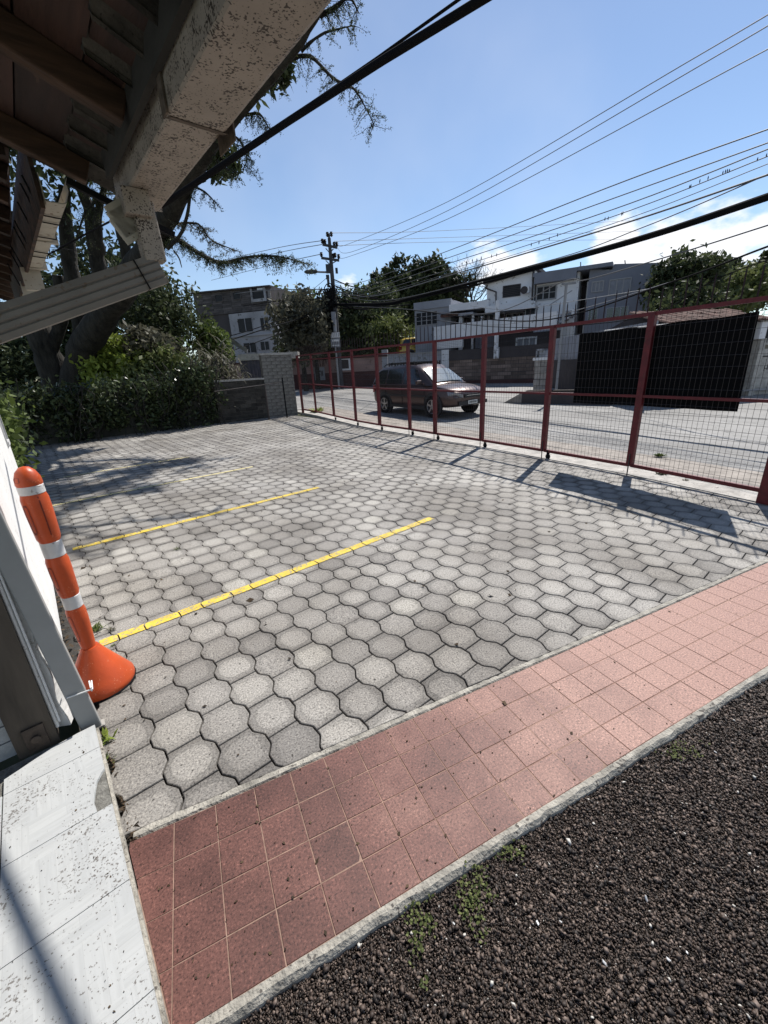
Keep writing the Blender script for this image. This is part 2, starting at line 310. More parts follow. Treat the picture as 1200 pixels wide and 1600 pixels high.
# ---- paved yard
YARD_BED = struct(MB().add([(*hp(-.20, 1.2, -.02)[:2], -.02), (5.4, 1.2, -.02), (5.6, 8, -.02), (4.3, 16.6, .0), (-5, 16.6, -.02), (-6, 13, -.02), (*hp(-.2, 5.2, 0)[:2], -.02)], [[0, 1, 2, 3, 4, 5, 6]]).build('paved_yard', m_grout), 'yard of interlocking grey wavy concrete pavers')
def pavermat():
    m, nt, b = nodes('concrete_paver'); L = nt.links; N = nt.nodes.new
    uv = N('ShaderNodeTexCoord'); oi = N('ShaderNodeObjectInfo'); at = N('ShaderNodeAttribute'); at.attribute_name = 'tone'
    def mth(op, a, b_=None, c_=None):
        n = N('ShaderNodeMath'); n.operation = op
        for i, v in enumerate((a, b_, c_)):
            if v is None: continue
            if isinstance(v, (int, float)): n.inputs[i].default_value = v
            else: L.new(v, n.inputs[i])
        return n.outputs[0]
    geo = N('ShaderNodeNewGeometry'); pos = geo.outputs['Position']
    nl = N('ShaderNodeTexNoise'); nl.inputs['Scale'].default_value = 9; nl.inputs['Detail'].default_value = 4; L.new(pos, nl.inputs['Vector'])
    sp = N('ShaderNodeSeparateXYZ'); L.new(uv.outputs['UV'], sp.inputs[0])
    r = mth('POWER', mth('ADD', mth('POWER', mth('ABSOLUTE', sp.outputs[0]), 3), mth('POWER', mth('ABSOLUTE', sp.outputs[1]), 3)), .3333)
    r = mth('ADD', r, mth('MULTIPLY', mth('SUBTRACT', nl.outputs[0], .5), .55))
    ring = N('ShaderNodeValToRGB'); e = ring.color_ramp.elements; e[0].position = .50; e[0].color = (1.06, 1.06, 1.05, 1); e[1].position = 1.02; e[1].color = (.50, .49, .48, 1)
    x = ring.color_ramp.elements.new(.70); x.color = (.97, .97, .96, 1); x = ring.color_ramp.elements.new(.76); x.color = (.55, .55, .54, 1); x = ring.color_ramp.elements.new(.83); x.color = (.70, .70, .70, 1); L.new(r, ring.inputs[0])
    # strength of the worn ring differs from paver to paver
    amt = mth('MULTIPLY_ADD', mth('FRACT', mth('MULTIPLY', at.outputs['Fac'], 7.31)), .75, .3)
    mx1 = N('ShaderNodeMix'); mx1.data_type = 'RGBA'; mx1.inputs['A'].default_value = (.86, .86, .86, 1); L.new(amt, mx1.inputs['Factor']); L.new(ring.outputs[0], mx1.inputs['B'])
    base = N('ShaderNodeValToRGB'); e = base.color_ramp.elements; e[0].position = 0; e[0].color = (.22, .207, .195, 1); e[1].position = 1; e[1].color = (.46, .445, .405, 1)
    x = base.color_ramp.elements.new(.45); x.color = (.335, .318, .298, 1); x = base.color_ramp.elements.new(.85); x.color = (.42, .40, .37, 1); L.new(at.outputs['Fac'], base.inputs[0])
    mm = N('ShaderNodeMix'); mm.data_type = 'RGBA'; mm.blend_type = 'MULTIPLY'; mm.inputs['Factor'].default_value = 1; L.new(base.outputs[0], mm.inputs['A']); L.new(mx1.outputs['Result'], mm.inputs['B'])
    # aggregate speckle
    ns = N('ShaderNodeTexNoise'); ns.inputs['Scale'].default_value = 110; ns.inputs['Detail'].default_value = 5; ns.inputs['Roughness'].default_value = .7; L.new(pos, ns.inputs['Vector'])
    sr = N('ShaderNodeValToRGB'); e = sr.color_ramp.elements; e[0].position = .36; e[0].color = (.22, .21, .20, 1); e[1].position = .66; e[1].color = (1.7, 1.68, 1.62, 1); L.new(ns.outputs[0], sr.inputs[0])
    x = sr.color_ramp.elements.new(.455); x.color = (.82, .82, .82, 1); x = sr.color_ramp.elements.new(.56); x.color = (1.08, 1.08, 1.06, 1)
    m2 = N('ShaderNodeMix'); m2.data_type = 'RGBA'; m2.blend_type = 'MULTIPLY'; m2.inputs['Factor'].default_value = .85; L.new(mm.outputs['Result'], m2.inputs['A']); L.new(sr.outputs[0], m2.inputs['B'])
    # large dirt patches, dark pits
    nd = N('ShaderNodeTexNoise'); nd.inputs['Scale'].default_value = .9; nd.inputs['Detail'].default_value = 6; L.new(pos, nd.inputs['Vector'])
    dr = N('ShaderNodeValToRGB'); e = dr.color_ramp.elements; e[0].position = .36; e[0].color = (.60, .58, .56, 1); e[1].position = .62; e[1].color = (.99, .985, .98, 1); L.new(nd.outputs[0], dr.inputs[0])
    m3 = N('ShaderNodeMix'); m3.data_type = 'RGBA'; m3.blend_type = 'MULTIPLY'; m3.inputs['Factor'].default_value = 1; L.new(m2.outputs['Result'], m3.inputs['A']); L.new(dr.outputs[0], m3.inputs['B'])
    vo = N('ShaderNodeTexNoise'); vo.inputs['Scale'].default_value = 60; vo.inputs['Detail'].default_value = 2; L.new(pos, vo.inputs['Vector'])
    pt = N('ShaderNodeMapRange'); pt.inputs['From Min'].default_value = .67; pt.inputs['From Max'].default_value = .70; L.new(vo.outputs[0], pt.inputs[0])
    m4 = N('ShaderNodeMix'); m4.data_type = 'RGBA'; L.new(pt.outputs[0], m4.inputs['Factor']); L.new(m3.outputs['Result'], m4.inputs['A']); m4.inputs['B'].default_value = (.05, .045, .04, 1)
    L.new(m4.outputs['Result'], b.inputs['Base Color']); b.inputs['Roughness'].default_value = .78; b.inputs['Specular IOR Level'].default_value = .35
    bp = N('ShaderNodeBump'); bp.inputs['Strength'].default_value = .55; bp.inputs['Distance'].default_value = .004; L.new(ns.outputs[0], bp.inputs['Height']); L.new(bp.outputs[0], b.inputs['Normal'])
    return m
m_paver = pavermat()
PL, PP, PA = .2375, .191, .0185
def hw(t):                                     # half width at distance t from the paver's end, boundary shared with the half-offset neighbour
    t = min(t, PL - t) if t <= PL else 0
    ks = [(0, -1), (.030, -.97), (.040, -.72), (PL / 4, 0), (PL / 2 - .040, .72), (PL / 2 - .030, .97), (PL / 2, 1)]
    for (a, u), (b, v) in zip(ks, ks[1:]):
        if a <= t <= b: return PP / 2 + PA * (u + (v - u) * (t - a) / (b - a))
    return PP / 2 + PA
TS = [0, .030, .040, PL / 2 - .040, PL / 2 - .030, PL / 2 + .030, PL / 2 + .040, PL - .040, PL - .030, PL]
OUT = [(hw(t), t - PL / 2) for t in TS] + [(-hw(t), t - PL / 2) for t in TS[::-1]]
def shrink(poly, g):
    res = []; n = len(poly)
    for i in range(n):
        p0, p1, p2 = map(np.array, (poly[i - 1], poly[i], poly[(i + 1) % n])); d1 = p1 - p0; d2 = p2 - p1
        n1 = np.array([-d1[1], d1[0]]) / (np.linalg.norm(d1) + 1e-9); n2 = np.array([-d2[1], d2[0]]) / (np.linalg.norm(d2) + 1e-9); nn = n1 + n2; L = nn @ nn
        res.append(tuple(p1 + nn * (2 * g / max(L, .6)) * (1 if L > 1e-6 else 0)))
    return res
def clip(poly, a, b, c):                       # keep a*x+b*y>=c
    out = []; n = len(poly)
    for i in range(n):
        p, q = poly[i], poly[(i + 1) % n]; dp = a * p[0] + b * p[1] - c; dq = a * q[0] + b * q[1] - c
        if dp >= 0: out.append(p)
        if dp * dq < 0: t = dp / (dp - dq); out.append((p[0] + (q[0] - p[0]) * t, p[1] + (q[1] - p[1]) * t))
    return out
def area(p): return .5 * sum(p[i][0] * p[(i + 1) % len(p)][1] - p[(i + 1) % len(p)][0] * p[i][1] for i in range(len(p)))
def paver_mesh(poly, lod=0):
    """poly in local coordinates (ccw): base ring, bevel ring, top"""
    if area(poly) < 0: poly = poly[::-1]
    o = shrink(poly, .0028); n = len(o)
    if lod: vs = [(x, y, -.03) for x, y in o] + [(x, y, 0) for x, y in shrink(poly, .0045)]; fs = [[i, (i + 1) % n, n + (i + 1) % n, n + i] for i in range(n)] + [list(range(n, 2 * n))]
    else:
        i1 = shrink(poly, .0044); i2 = shrink(poly, .0072)
        vs = [(x, y, -.035) for x, y in o] + [(x, y, -.006) for x, y in o] + [(x, y, -.0018) for x, y in i1] + [(x, y, 0) for x, y in i2]
        fs = [[k * n + i, k * n + (i + 1) % n, (k + 1) * n + (i + 1) % n, (k + 1) * n + i] for k in range(3) for i in range(n)] + [list(range(3 * n, 4 * n))]
    return vs, fs
def inyard(n, w):
    P = hp(n, w, 0); x, y = P[0], P[1]
    if y < 1.2 or n < -.35: return False
    if w > 5.3 and n < -.35: return False
    if w < 5.2 and n < -.19: return False
    # right limit: fence line
    for a, b in zip(line, line[1:]):
        if min(a[1], b[1]) <= y <= max(a[1], b[1]): return x < a[0] + (b[0] - a[0]) * (y - a[1]) / (b[1] - a[1]) + .05
    return y < 16 and x < 4.2
pav = []
for ci in range(-45, 40):
    cn = .164 + PP * ci; off = 1.973 + (0 if ci % 2 == 0 else -.119)
    for k in range(-16, 70):
        w = off + PL * (k + .5); P = hp(cn, w, 0)
        if w > 5.2 and P[1] > 5 and cn > -9 and P[1] < 15.9 and cn < -.19:
            if not (P[0] > -4.6 + 0 * P[1]): continue
            # yard widens a little to the left behind the white wall
            if cn < -.35: continue
        if inyard(cn, w): pav.append((float(P[0] ** 2 + P[1] ** 2), cn, w))
pav.sort(); KY = 1.385
full = MB(); fm = [MB().add(*paver_mesh(OUT)) for _ in range(1)]
def uvtone(me, tones, centres):
    """UV = position within its own paver / half size; tone = per-face attribute"""
    at = me.attributes.new('tone', 'FLOAT', 'FACE'); at.data.foreach_set('value', np.array(tones, dtype=np.float32))
    uvl = me.uv_layers.new(name='UVMap'); co = np.zeros(len(me.vertices) * 3, np.float32); me.vertices.foreach_get('co', co); co = co.reshape(-1, 3)
    li = np.zeros(len(me.loops), np.int32); me.loops.foreach_get('vertex_index', li); ls = np.zeros(len(me.polygons), np.int32); me.polygons.foreach_get('loop_total', ls)
    cc = np.repeat(np.array(centres, np.float32), ls, axis=0); d = co[li][:, :2] - cc[:, :2]
    c, s = math.cos(A15), math.sin(A15)
    if cc.shape[1] == 3: d = np.stack([d[:, 0] * c + d[:, 1] * s, -d[:, 0] * s + d[:, 1] * c], 1)
    uvl.data.foreach_set('uv', (d / np.array([.105, .112])).astype(np.float32).ravel())
vs, fs = paver_mesh(OUT); VAR = []
for t in range(14):
    me = bpy.data.meshes.new('paver'); me.from_pydata(vs, [], fs); me.materials.append(m_paver); tn = np.clip(rng.normal(.5, .13), 0, .8) if t < 12 else .9; uvtone(me, [tn] * len(fs), [(0, 0)] * len(fs)); VAR.append(me)
cnt = 0; SV = []; SF = []; ST = []; SCn = []; STRIPS = [(2.93, -.02, 3.11, .042), (5.03, 0, 2.95, .042), (7.22, -.1, 2.9, .035), (9.35, .2, 2.4, .03)]
paint = [MB() for _ in STRIPS]
for d2, cn, w in pav:
    P = hp(cn, w, 0); dz = rng.normal() * .0012; c, s = math.cos(A15), math.sin(A15)
    poly = OUT; wp = [(P[0] + x * c - y * s, P[1] + x * s + y * c) for x, y in poly]; ymin = min(p[1] for p in wp); cut = ymin < KY
    zt = terr = max(0, .012 * (P[1] - 11)) if P[1] > 11 else 0.
    if cut:
        wp = clip(wp, 0, 1, KY)
        if len(wp) < 3 or abs(area(wp)) < .0012: continue
        wp = [(x - P[0], y - P[1]) for x, y in wp]; q = []
        for a in wp:
            if not q or math.hypot(a[0] - q[-1][0], a[1] - q[-1][1]) > .004: q.append(a)
        vs2, fs2 = paver_mesh(q)
        if cnt < 300:
            me = bpy.data.meshes.new('paver'); me.from_pydata(vs2, [], fs2); me.materials.append(m_paver); uvtone(me, [float(np.clip(rng.normal(.4, .2), 0, 1))] * len(fs2), [(0, 0, 0)] * len(fs2))
            o = link('paver', me, YARD_BED); o.location = (P[0], P[1], dz); cnt += 1; continue
        b = len(SV); SV += [(x + P[0], y + P[1], z + dz) for x, y, z in vs2]; SF += [[b + i for i in f] for f in fs2]; ST += [float(np.clip(rng.normal(.45, .2), 0, 1))] * len(fs2); SCn += [(P[0], P[1], 0)] * len(fs2)
    elif cnt < 300:
        me = VAR[rng.integers(0, 12)] if rng.random() > .05 else VAR[rng.integers(12, 14)]
        o = link('paver', me, YARD_BED); o.location = (P[0], P[1], dz); o.rotation_euler = (rng.normal() * .006, rng.normal() * .006, A15 + rng.normal() * .005); cnt += 1
    else:
        lod = 1 if d2 > 36 else 0
        vs2, fs2 = paver_mesh(OUT, lod); tx, ty = rng.normal(size=2) * .006; b = len(SV)
        SV += [(x * c - y * s + P[0], x * s + y * c + P[1], z + dz + zt + x * tx + y * ty) for x, y, z in vs2]; SF += [[b + i for i in f] for f in fs2]
        tn = float(np.clip(rng.normal(.5, .14), 0, 1)) if rng.random() > .03 else .85; ST += [tn] * len(fs2); SCn += [(P[0], P[1], 0)] * len(fs2)
    for i, (sw, n0, n1, hwid) in enumerate(STRIPS):
        if abs(w - sw) < .2 and n0 - .15 < cn < n1 + .15:
            q = [(x * .955 + cn, y * 1.004 + w) for x, y in OUT]
            for cl_ in ((0, 1, sw - hwid), (0, -1, -(sw + hwid)), (1, 0, n0), (-1, 0, -n1)):
                if len(q) > 2: q = clip(q, *cl_)
            if len(q) > 2 and abs(area(q)) > 2e-5:
                paint[i].quad(*[hp(a, b_, .0045 + max(0, dz) + zt) for a, b_ in q])
me = bpy.data.meshes.new('paver_field'); me.from_pydata(SV, [], SF); me.materials.append(m_paver); uvtone(me, ST, SCn)
o = link('paver_field', me, YARD_BED); o['kind'] = 'stuff'
m_yel = mat('yellow_line_paint', (.60, .43, .055), .7, .2, 14, .4, 120, spots=.8, spotcol=(.30, .26, .17), spotscale=50)
m_yel2 = mat('faded_line_paint', (.58, .50, .26), .8, .15, 20, .3, spots=.35, spotcol=(.28, .26, .23), spotscale=30)
for i, (mb, lb) in enumerate(zip(paint, ['yellow bay line nearest the camera, starting at the orange bollard', 'second yellow bay line from the camera', 'thin faded cream bay line beyond the two yellow ones', 'barely visible farthest bay line near the tree shade'])):
    struct(mb.build('parking_line', m_yel if i < 2 else m_yel2), lb)
# ---- red tiled walkway
TW = .1487; X0 = -.4803; YT = 1.350
WALK = struct(MB().bx(-.46, .735, -.12, 5.35, 1.40, -.012).build('walkway', m_conc), 'red tiled walkway with cement edges along the yard')
def tilemat():
    m, nt, b = nodes('red_cement_tile'); L = nt.links; N = nt.nodes.new
    geo = N('ShaderNodeNewGeometry'); pos = geo.outputs['Position']; at = N('ShaderNodeObjectInfo')
    n1 = N('ShaderNodeTexNoise'); n1.inputs['Scale'].default_value = 3.2; n1.inputs['Detail'].default_value = 9; n1.inputs['Roughness'].default_value = .65; L.new(pos, n1.inputs['Vector'])
    # sun sheen painted in: tiles grow paler along the walk, away from the porch
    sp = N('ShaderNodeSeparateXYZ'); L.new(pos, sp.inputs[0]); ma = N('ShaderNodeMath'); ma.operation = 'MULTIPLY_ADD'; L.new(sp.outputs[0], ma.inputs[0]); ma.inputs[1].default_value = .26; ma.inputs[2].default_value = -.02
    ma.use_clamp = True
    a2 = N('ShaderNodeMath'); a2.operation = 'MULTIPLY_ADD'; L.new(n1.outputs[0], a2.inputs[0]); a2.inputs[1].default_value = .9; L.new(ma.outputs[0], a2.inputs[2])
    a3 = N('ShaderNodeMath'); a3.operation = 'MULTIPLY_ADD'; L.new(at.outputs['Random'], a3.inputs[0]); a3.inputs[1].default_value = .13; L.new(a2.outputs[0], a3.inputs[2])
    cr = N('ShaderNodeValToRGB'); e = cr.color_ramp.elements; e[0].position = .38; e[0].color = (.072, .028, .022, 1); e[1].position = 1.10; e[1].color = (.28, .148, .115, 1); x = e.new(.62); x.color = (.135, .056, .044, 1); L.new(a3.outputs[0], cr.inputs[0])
    sn = N('ShaderNodeTexNoise'); sn.inputs['Scale'].default_value = 120; sn.inputs['Detail'].default_value = 6; sn.inputs['Roughness'].default_value = .75; L.new(pos, sn.inputs['Vector'])
    sr = N('ShaderNodeValToRGB'); e = sr.color_ramp.elements; e[0].position = .37; e[0].color = (.2, .16, .15, 1); e[1].position = .69; e[1].color = (2.8, 3.0, 2.9, 1); x = e.new(.45); x.color = (.85, .83, .83, 1); x = e.new(.54); x.color = (1.05, 1.05, 1.05, 1); x = e.new(.60); x.color = (1.35, 1.4, 1.4, 1); L.new(sn.outputs[0], sr.inputs[0])
    mm = N('ShaderNodeMix'); mm.data_type = 'RGBA'; mm.blend_type = 'MULTIPLY'; mm.inputs['Factor'].default_value = 1; L.new(cr.outputs[0], mm.inputs['A']); L.new(sr.outputs[0], mm.inputs['B'])
    L.new(mm.outputs['Result'], b.inputs['Base Color']); b.inputs['Roughness'].default_value = .6; b.inputs['Specular IOR Level'].default_value = .4
    bp = N('ShaderNodeBump'); bp.inputs['Strength'].default_value = .3; bp.inputs['Distance'].default_value = .002; L.new(sn.outputs[0], bp.inputs['Height']); L.new(bp.outputs[0], b.inputs['Normal']); return m
m_tile = tilemat(); m_groutpale = mat('pale_pink_grout', (.26, .17, .13), .9, .4, 12, .3)
MB().bx(X0 + .04, YT - 4 * TW, -.02, 5.3, YT, -.0016).build('grout', m_groutpale, WALK)
tb = MB(); g = TW / 2 - .0016
tb.add([(sx * g, sy * g, -.02) for sx, sy in ((-1, -1), (1, -1), (1, 1), (-1, 1))] + [(sx * g, sy * g, -.0015) for sx, sy in ((-1, -1), (1, -1), (1, 1), (-1, 1))] + [(sx * (g - .0015), sy * (g - .0015), 0) for sx, sy in ((-1, -1), (1, -1), (1, 1), (-1, 1))], [[i, (i + 1) % 4, 4 + (i + 1) % 4, 4 + i] for i in range(4)] + [[4 + i, 4 + (i + 1) % 4, 8 + (i + 1) % 4, 8 + i] for i in range(4)] + [[8, 9, 10, 11]])
tme = tb.mesh('tile', m_tile)
PORE = lambda y: -(.133 + y * .2605) / .9655 + 0  # not used
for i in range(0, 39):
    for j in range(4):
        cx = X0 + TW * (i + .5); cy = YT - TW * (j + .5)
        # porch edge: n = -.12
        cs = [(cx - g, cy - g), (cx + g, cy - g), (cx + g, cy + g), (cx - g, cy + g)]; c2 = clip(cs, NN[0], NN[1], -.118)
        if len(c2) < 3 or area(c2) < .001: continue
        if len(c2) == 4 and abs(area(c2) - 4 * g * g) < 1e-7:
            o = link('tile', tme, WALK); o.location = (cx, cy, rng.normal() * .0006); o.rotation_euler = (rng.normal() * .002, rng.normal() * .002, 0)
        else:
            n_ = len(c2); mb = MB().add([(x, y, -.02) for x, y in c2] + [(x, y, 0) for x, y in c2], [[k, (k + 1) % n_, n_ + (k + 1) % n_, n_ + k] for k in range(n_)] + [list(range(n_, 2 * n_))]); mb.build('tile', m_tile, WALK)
# cement edges, uneven
def kerbstrip(y0, y1, z, nseg, jy0, jy1, name, x0=-.46, drop=.10):
    xs = np.linspace(x0, 5.35, nseg); mb = MB(); V = []
    for i, x in enumerate(xs):
        a = y0 + jy0 * (.6 * math.sin(x * 9.1) + rng.normal() * .6); b = y1 + jy1 * rng.normal() * .5
        zz = z + rng.normal() * .0008; V += [(x, a + rng.normal() * jy0 * .6 - .012, z - drop), (x, a, zz - .012 - abs(rng.normal()) * .003), (x, a + .010 + abs(rng.normal()) * jy0, zz), (x, b, zz), (x, b, z - .03)]
    fs = []
    for i in range(nseg - 1):
        for k in range(4): fs.append([5 * i + k, 5 * i + k + 1, 5 * i + 5 + k + 1, 5 * i + 5 + k])
    mb.add(V, fs); return mb.build(name, m_kerb, WALK)
kerbstrip(.722, YT - 4 * TW - .001, .002, 150, .0028, 0.0005, 'kerb', drop=.07)
kerbstrip(YT + .001, YT + .036, .001, 200, .0012, .004, 'kerb', x0=-.47, drop=.03)
# ---- porch of white tiles
PORCH = struct(MB().hb(-2.2, -1.5, -.1, -.134, 2.11, .038).build('porch_floor', mat('broken_mortar_bed', (.15, .145, .13), .95, .5, 25, .8)), 'raised porch floor of white tiles, one of them broken')
def whitetile():
    m, nt, b = nodes('white_woodgrain_tile'); L = nt.links; N = nt.nodes.new
    tcn = N('ShaderNodeTexCoord'); mp1 = N('ShaderNodeMapping'); mp1.inputs['Rotation'].default_value = (0, 0, -A15 - R(0)); geo = N('ShaderNodeNewGeometry'); L.new(geo.outputs['Position'], mp1.inputs[0])
    def planks(rot, off):
        mq = N('ShaderNodeMapping'); mq.inputs['Rotation'].default_value = (0, 0, rot); mq.inputs['Location'].default_value = off; L.new(mp1.outputs[0], mq.inputs[0])
        br = N('ShaderNodeTexBrick'); br.inputs['Color1'].default_value = (.44, .447, .44, 1); br.inputs['Color2'].default_value = (.41, .418, .415, 1); br.inputs['Mortar'].default_value = (.385, .39, .385, 1)
        br.inputs['Scale'].default_value = 1; br.inputs['Brick Width'].default_value = .27; br.inputs['Row Height'].default_value = .045; br.inputs['Mortar Size'].default_value = .0008; L.new(mq.outputs[0], br.inputs[0])
        ng = N('ShaderNodeTexNoise'); ng.inputs['Scale'].default_value = 9; ng.inputs['Detail'].default_value = 6; mz = N('ShaderNodeMapping'); mz.inputs['Scale'].default_value = (1, 9, 1); L.new(mq.outputs[0], mz.inputs[0]); L.new(mz.outputs[0], ng.inputs[0])
        r2 = N('ShaderNodeValToRGB'); r2.color_ramp.elements[0].color = (.93, .93, .93, 1); r2.color_ramp.elements[0].position = .35; r2.color_ramp.elements[1].color = (1.02, 1.02, 1.02, 1); r2.color_ramp.elements[1].position = .6; L.new(ng.outputs[0], r2.inputs[0])
        mu = N('ShaderNodeMix'); mu.data_type = 'RGBA'; mu.blend_type = 'MULTIPLY'; mu.inputs['Factor'].default_value = 1; L.new(br.outputs[0], mu.inputs['A']); L.new(r2.outputs[0], mu.inputs['B']); return mu.outputs['Result']
    a = planks(0, (0, 0, 0)); c = planks(R(90), (.1, 0, 0)); ck = N('ShaderNodeTexChecker'); ck.inputs['Scale'].default_value = 5.2; L.new(mp1.outputs[0], ck.inputs[0])
    mx_ = N('ShaderNodeMix'); mx_.data_type = 'RGBA'; L.new(ck.outputs['Fac'], mx_.inputs['Factor']); L.new(a, mx_.inputs['A']); L.new(c, mx_.inputs['B'])
    # dirt specks, thicker in drifts
    s1 = N('ShaderNodeTexNoise'); s1.inputs['Scale'].default_value = 130; s1.inputs['Detail'].default_value = 3; L.new(geo.outputs['Position'], s1.inputs[0]); s2 = N('ShaderNodeTexNoise'); s2.inputs['Scale'].default_value = 5; s2.inputs['Detail'].default_value = 4; L.new(geo.outputs['Position'], s2.inputs[0])
    ma = N('ShaderNodeMath'); ma.operation = 'MULTIPLY_ADD'; L.new(s2.outputs[0], ma.inputs[0]); ma.inputs[1].default_value = .7; L.new(s1.outputs[0], ma.inputs[2])
    mr = N('ShaderNodeMapRange'); mr.inputs['From Min'].default_value = 1.0; mr.inputs['From Max'].default_value = 1.06; L.new(ma.outputs[0], mr.inputs[0])
    m5 = N('ShaderNodeMix'); m5.data_type = 'RGBA'; L.new(mr.outputs[0], m5.inputs['Factor']); L.new(mx_.outputs['Result'], m5.inputs['A']); m5.inputs['B'].default_value = (.16, .15, .14, 1)
    L.new(m5.outputs['Result'], b.inputs['Base Color']); b.inputs['Roughness'].default_value = .45; b.inputs['Specular IOR Level'].default_value = .4; return m
m_whitetile = whitetile()
def porchtile(poly):
    n_ = len(poly); mb = MB().add([hp(a, b_, .038) for a, b_ in poly] + [hp(a, b_, .05) for a, b_ in poly], [[k, (k + 1) % n_, n_ + (k + 1) % n_, n_ + k] for k in range(n_)] + [list(range(n_, 2 * n_))])
    return mb.build('tile', m_whitetile, PORCH)
ws = [2.105, 1.938, 1.594, 1.255, .917, .577, .237, -.1]
for i in range(len(ws) - 1):
    for j in range(5):
        n1 = -.132 if j == 0 else -.4635 - (j - 1) * .34 - .002; n0 = (-.4635 if j == 0 else n1 - .338 + .0); a, b_ = ws[i + 1] + .0013, ws[i] - .0013
        if j == 0: n0 = -.4610
        if i == 0 and j == 0: porchtile([(n0, a), (n1, a), (n1, b_), (-.2, b_ - .003), (-.31, b_ - .02), (-.40, b_ - .055), (n0, b_ - .075)])
        elif i == 0: continue
        elif i == 1 and j == 0: porchtile([(n0, a), (-.182, a), (-.186, a + .06), (-.178, a + .10), (-.166, a + .15), (-.145, a + .185), (n1, a + .20), (n1, b_), (n0, b_)])
        else: porchtile([(n0, a), (n1, a), (n1, b_), (n0, b_)])
struct(MB().hb(-.1325, -.5, -.1, -.122, 2.1, .03).build('porch_edging', m_kerb), 'cement lip between white porch tiles and red walkway')
# ---- dark volcanic gravel bed
GB = struct(ngrid('gravel_bed', -.6, -1.6, 5.35, .72, 60, 30, lambda x, y: -.036 + .004 * math.sin(x * 5) * math.sin(y * 7), m_soil), 'bed of dark soil under the volcanic gravel')
def gravel():
    # visible patch only, stones from fine grit to pebbles
    n = 100000; rg = np.random.default_rng(3); P = []
    while len(P) < n:
        xs = rg.uniform(-.4, 4.4, n); ys = rg.uniform(-.55, .727, n)
        d = np.stack([xs, ys, np.full(n, -1.64)], 1); c = d @ ROT.T; px = 600 + FPX * c[:, 0] / c[:, 2]; py = 800 + FPX * c[:, 1] / c[:, 2]
        ok = (c[:, 2] > .1) & (px > -60) & (px < 1260) & (py < 1660) & (py > 900)
        dens = np.minimum(1, 2.6 / (xs ** 2 + ys ** 2 + 2.4)); ok &= rg.random(n) < dens
        P += list(np.stack([xs[ok], ys[ok]], 1))
    P = np.array(P[:n]); dist = np.sqrt(P[:, 0] ** 2 + P[:, 1] ** 2 + 2.56)
    s = .0025 * np.exp(rg.normal(0, .48, n)) * np.clip(dist / 1.9, 1, 1.6); s = np.minimum(s, .0095)
    base = np.array([[1, 0, 0], [.35, .85, .1], [-.75, .6, 0], [-.8, -.55, .05], [.3, -.9, 0], [.15, .1, .8], [-.2, 0, -.7]])
    fac = np.array([[0, 1, 5], [1, 2, 5], [2, 3, 5], [3, 4, 5], [4, 0, 5], [1, 0, 6], [2, 1, 6], [3, 2, 6], [4, 3, 6], [0, 4, 6]])
    q = rg.normal(size=(n, 4)); q /= np.linalg.norm(q, axis=1)[:, None]; w, x, y, z = q.T
    Rm = np.stack([1 - 2 * (y * y + z * z), 2 * (x * y - z * w), 2 * (x * z + y * w), 2 * (x * y + z * w), 1 - 2 * (x * x + z * z), 2 * (y * z - x * w), 2 * (x * z - y * w), 2 * (y * z + x * w), 1 - 2 * (x * x + y * y)], 1).reshape(n, 3, 3)
    sh = base[None] * (1 + .25 * rg.normal(size=(n, 7, 1))) * s[:, None, None] * np.array([1.15, 1, .75])
    V = np.einsum('nij,nkj->nki', Rm, sh); V[:, :, :2] += P[:, None]; V[:, :, 2] += (-.033 + s * .7 + rg.random(n) * .008)[:, None]
    F = (fac[None] + 7 * np.arange(n)[:, None, None]).reshape(-1, 3); tone = np.repeat(np.clip(rg.random(n) ** 1.3 * .8 + (rg.random(n) < .006) * 1., 0, 1), 10)
    m, nt, b = nodes('volcanic_gravel'); at = nt.nodes.new('ShaderNodeAttribute'); at.attribute_name = 'tone'; cr = nt.nodes.new('ShaderNodeValToRGB'); e = cr.color_ramp.elements
    e[0].color = (.014, .010, .008, 1); e[1].color = (.50, .48, .44, 1); x_ = e.new(.8); x_.color = (.18, .135, .11, 1); x_ = e.new(.45); x_.color = (.052, .034, .025, 1); x_ = e.new(.9); x_.color = (.2, .18, .16, 1)
    nt.links.new(at.outputs['Fac'], cr.inputs[0]); nt.links.new(cr.outputs[0], b.inputs['Base Color']); b.inputs['Roughness'].default_value = .65; b.inputs['Specular IOR Level'].default_value = .5
    return link('gravel', npmesh('gravel', V.reshape(-1, 3), F, m, tone))
tag(gravel(), 'dark maroon volcanic gravel with a few white chips', 'gravel', kind='stuff')
# ================================================================== HOUSE ON THE LEFT (eave over the camera)
HO = thing('house', hp(-.6, 1, 0), 'near house whose dark rafters, white wall and tan gutter fill the left edge', 'house')
MB().hb(-.36, 2.30, 0, -.2, 5.2, 1.12).build('wall', m_white, HO)
wl = bpy.data.objects[-1] if False else None
w2 = MB(); w2.hb(-.36, 2.30, 1.12, -.2, 4.72, 2.5); w2.hb(-.36, 5.06, 1.12, -.2, 5.2, 2.5); w2.hb(-.36, 4.72, 1.75, -.2, 5.06, 2.5); w2.build('wall', m_white, HO)
wf = MB().hb(-.34, 4.72, 1.12, -.3, 5.06, 1.75).build('window', m_glassdark, HO)
f = MB(); f.hb(-.31, 4.72, 1.121, -.19, 4.75, 1.749); f.hb(-.31, 5.03, 1.121, -.19, 5.06, 1.749); f.hb(-.31, 4.75, 1.121, -.185, 5.03, 1.16); f.build('window_frame', mat('gray_frame', (.5, .5, .5), .6), wf)
MB().hb(-.415, 2.13, .03, -.27, 2.30, 2.5).build('post', mat('dark_weathered_post', (.05, .038, .028), .85, .5, 6, .6, 30, stretch=(1, 1, .15), col2=(.10, .08, .06)), HO)
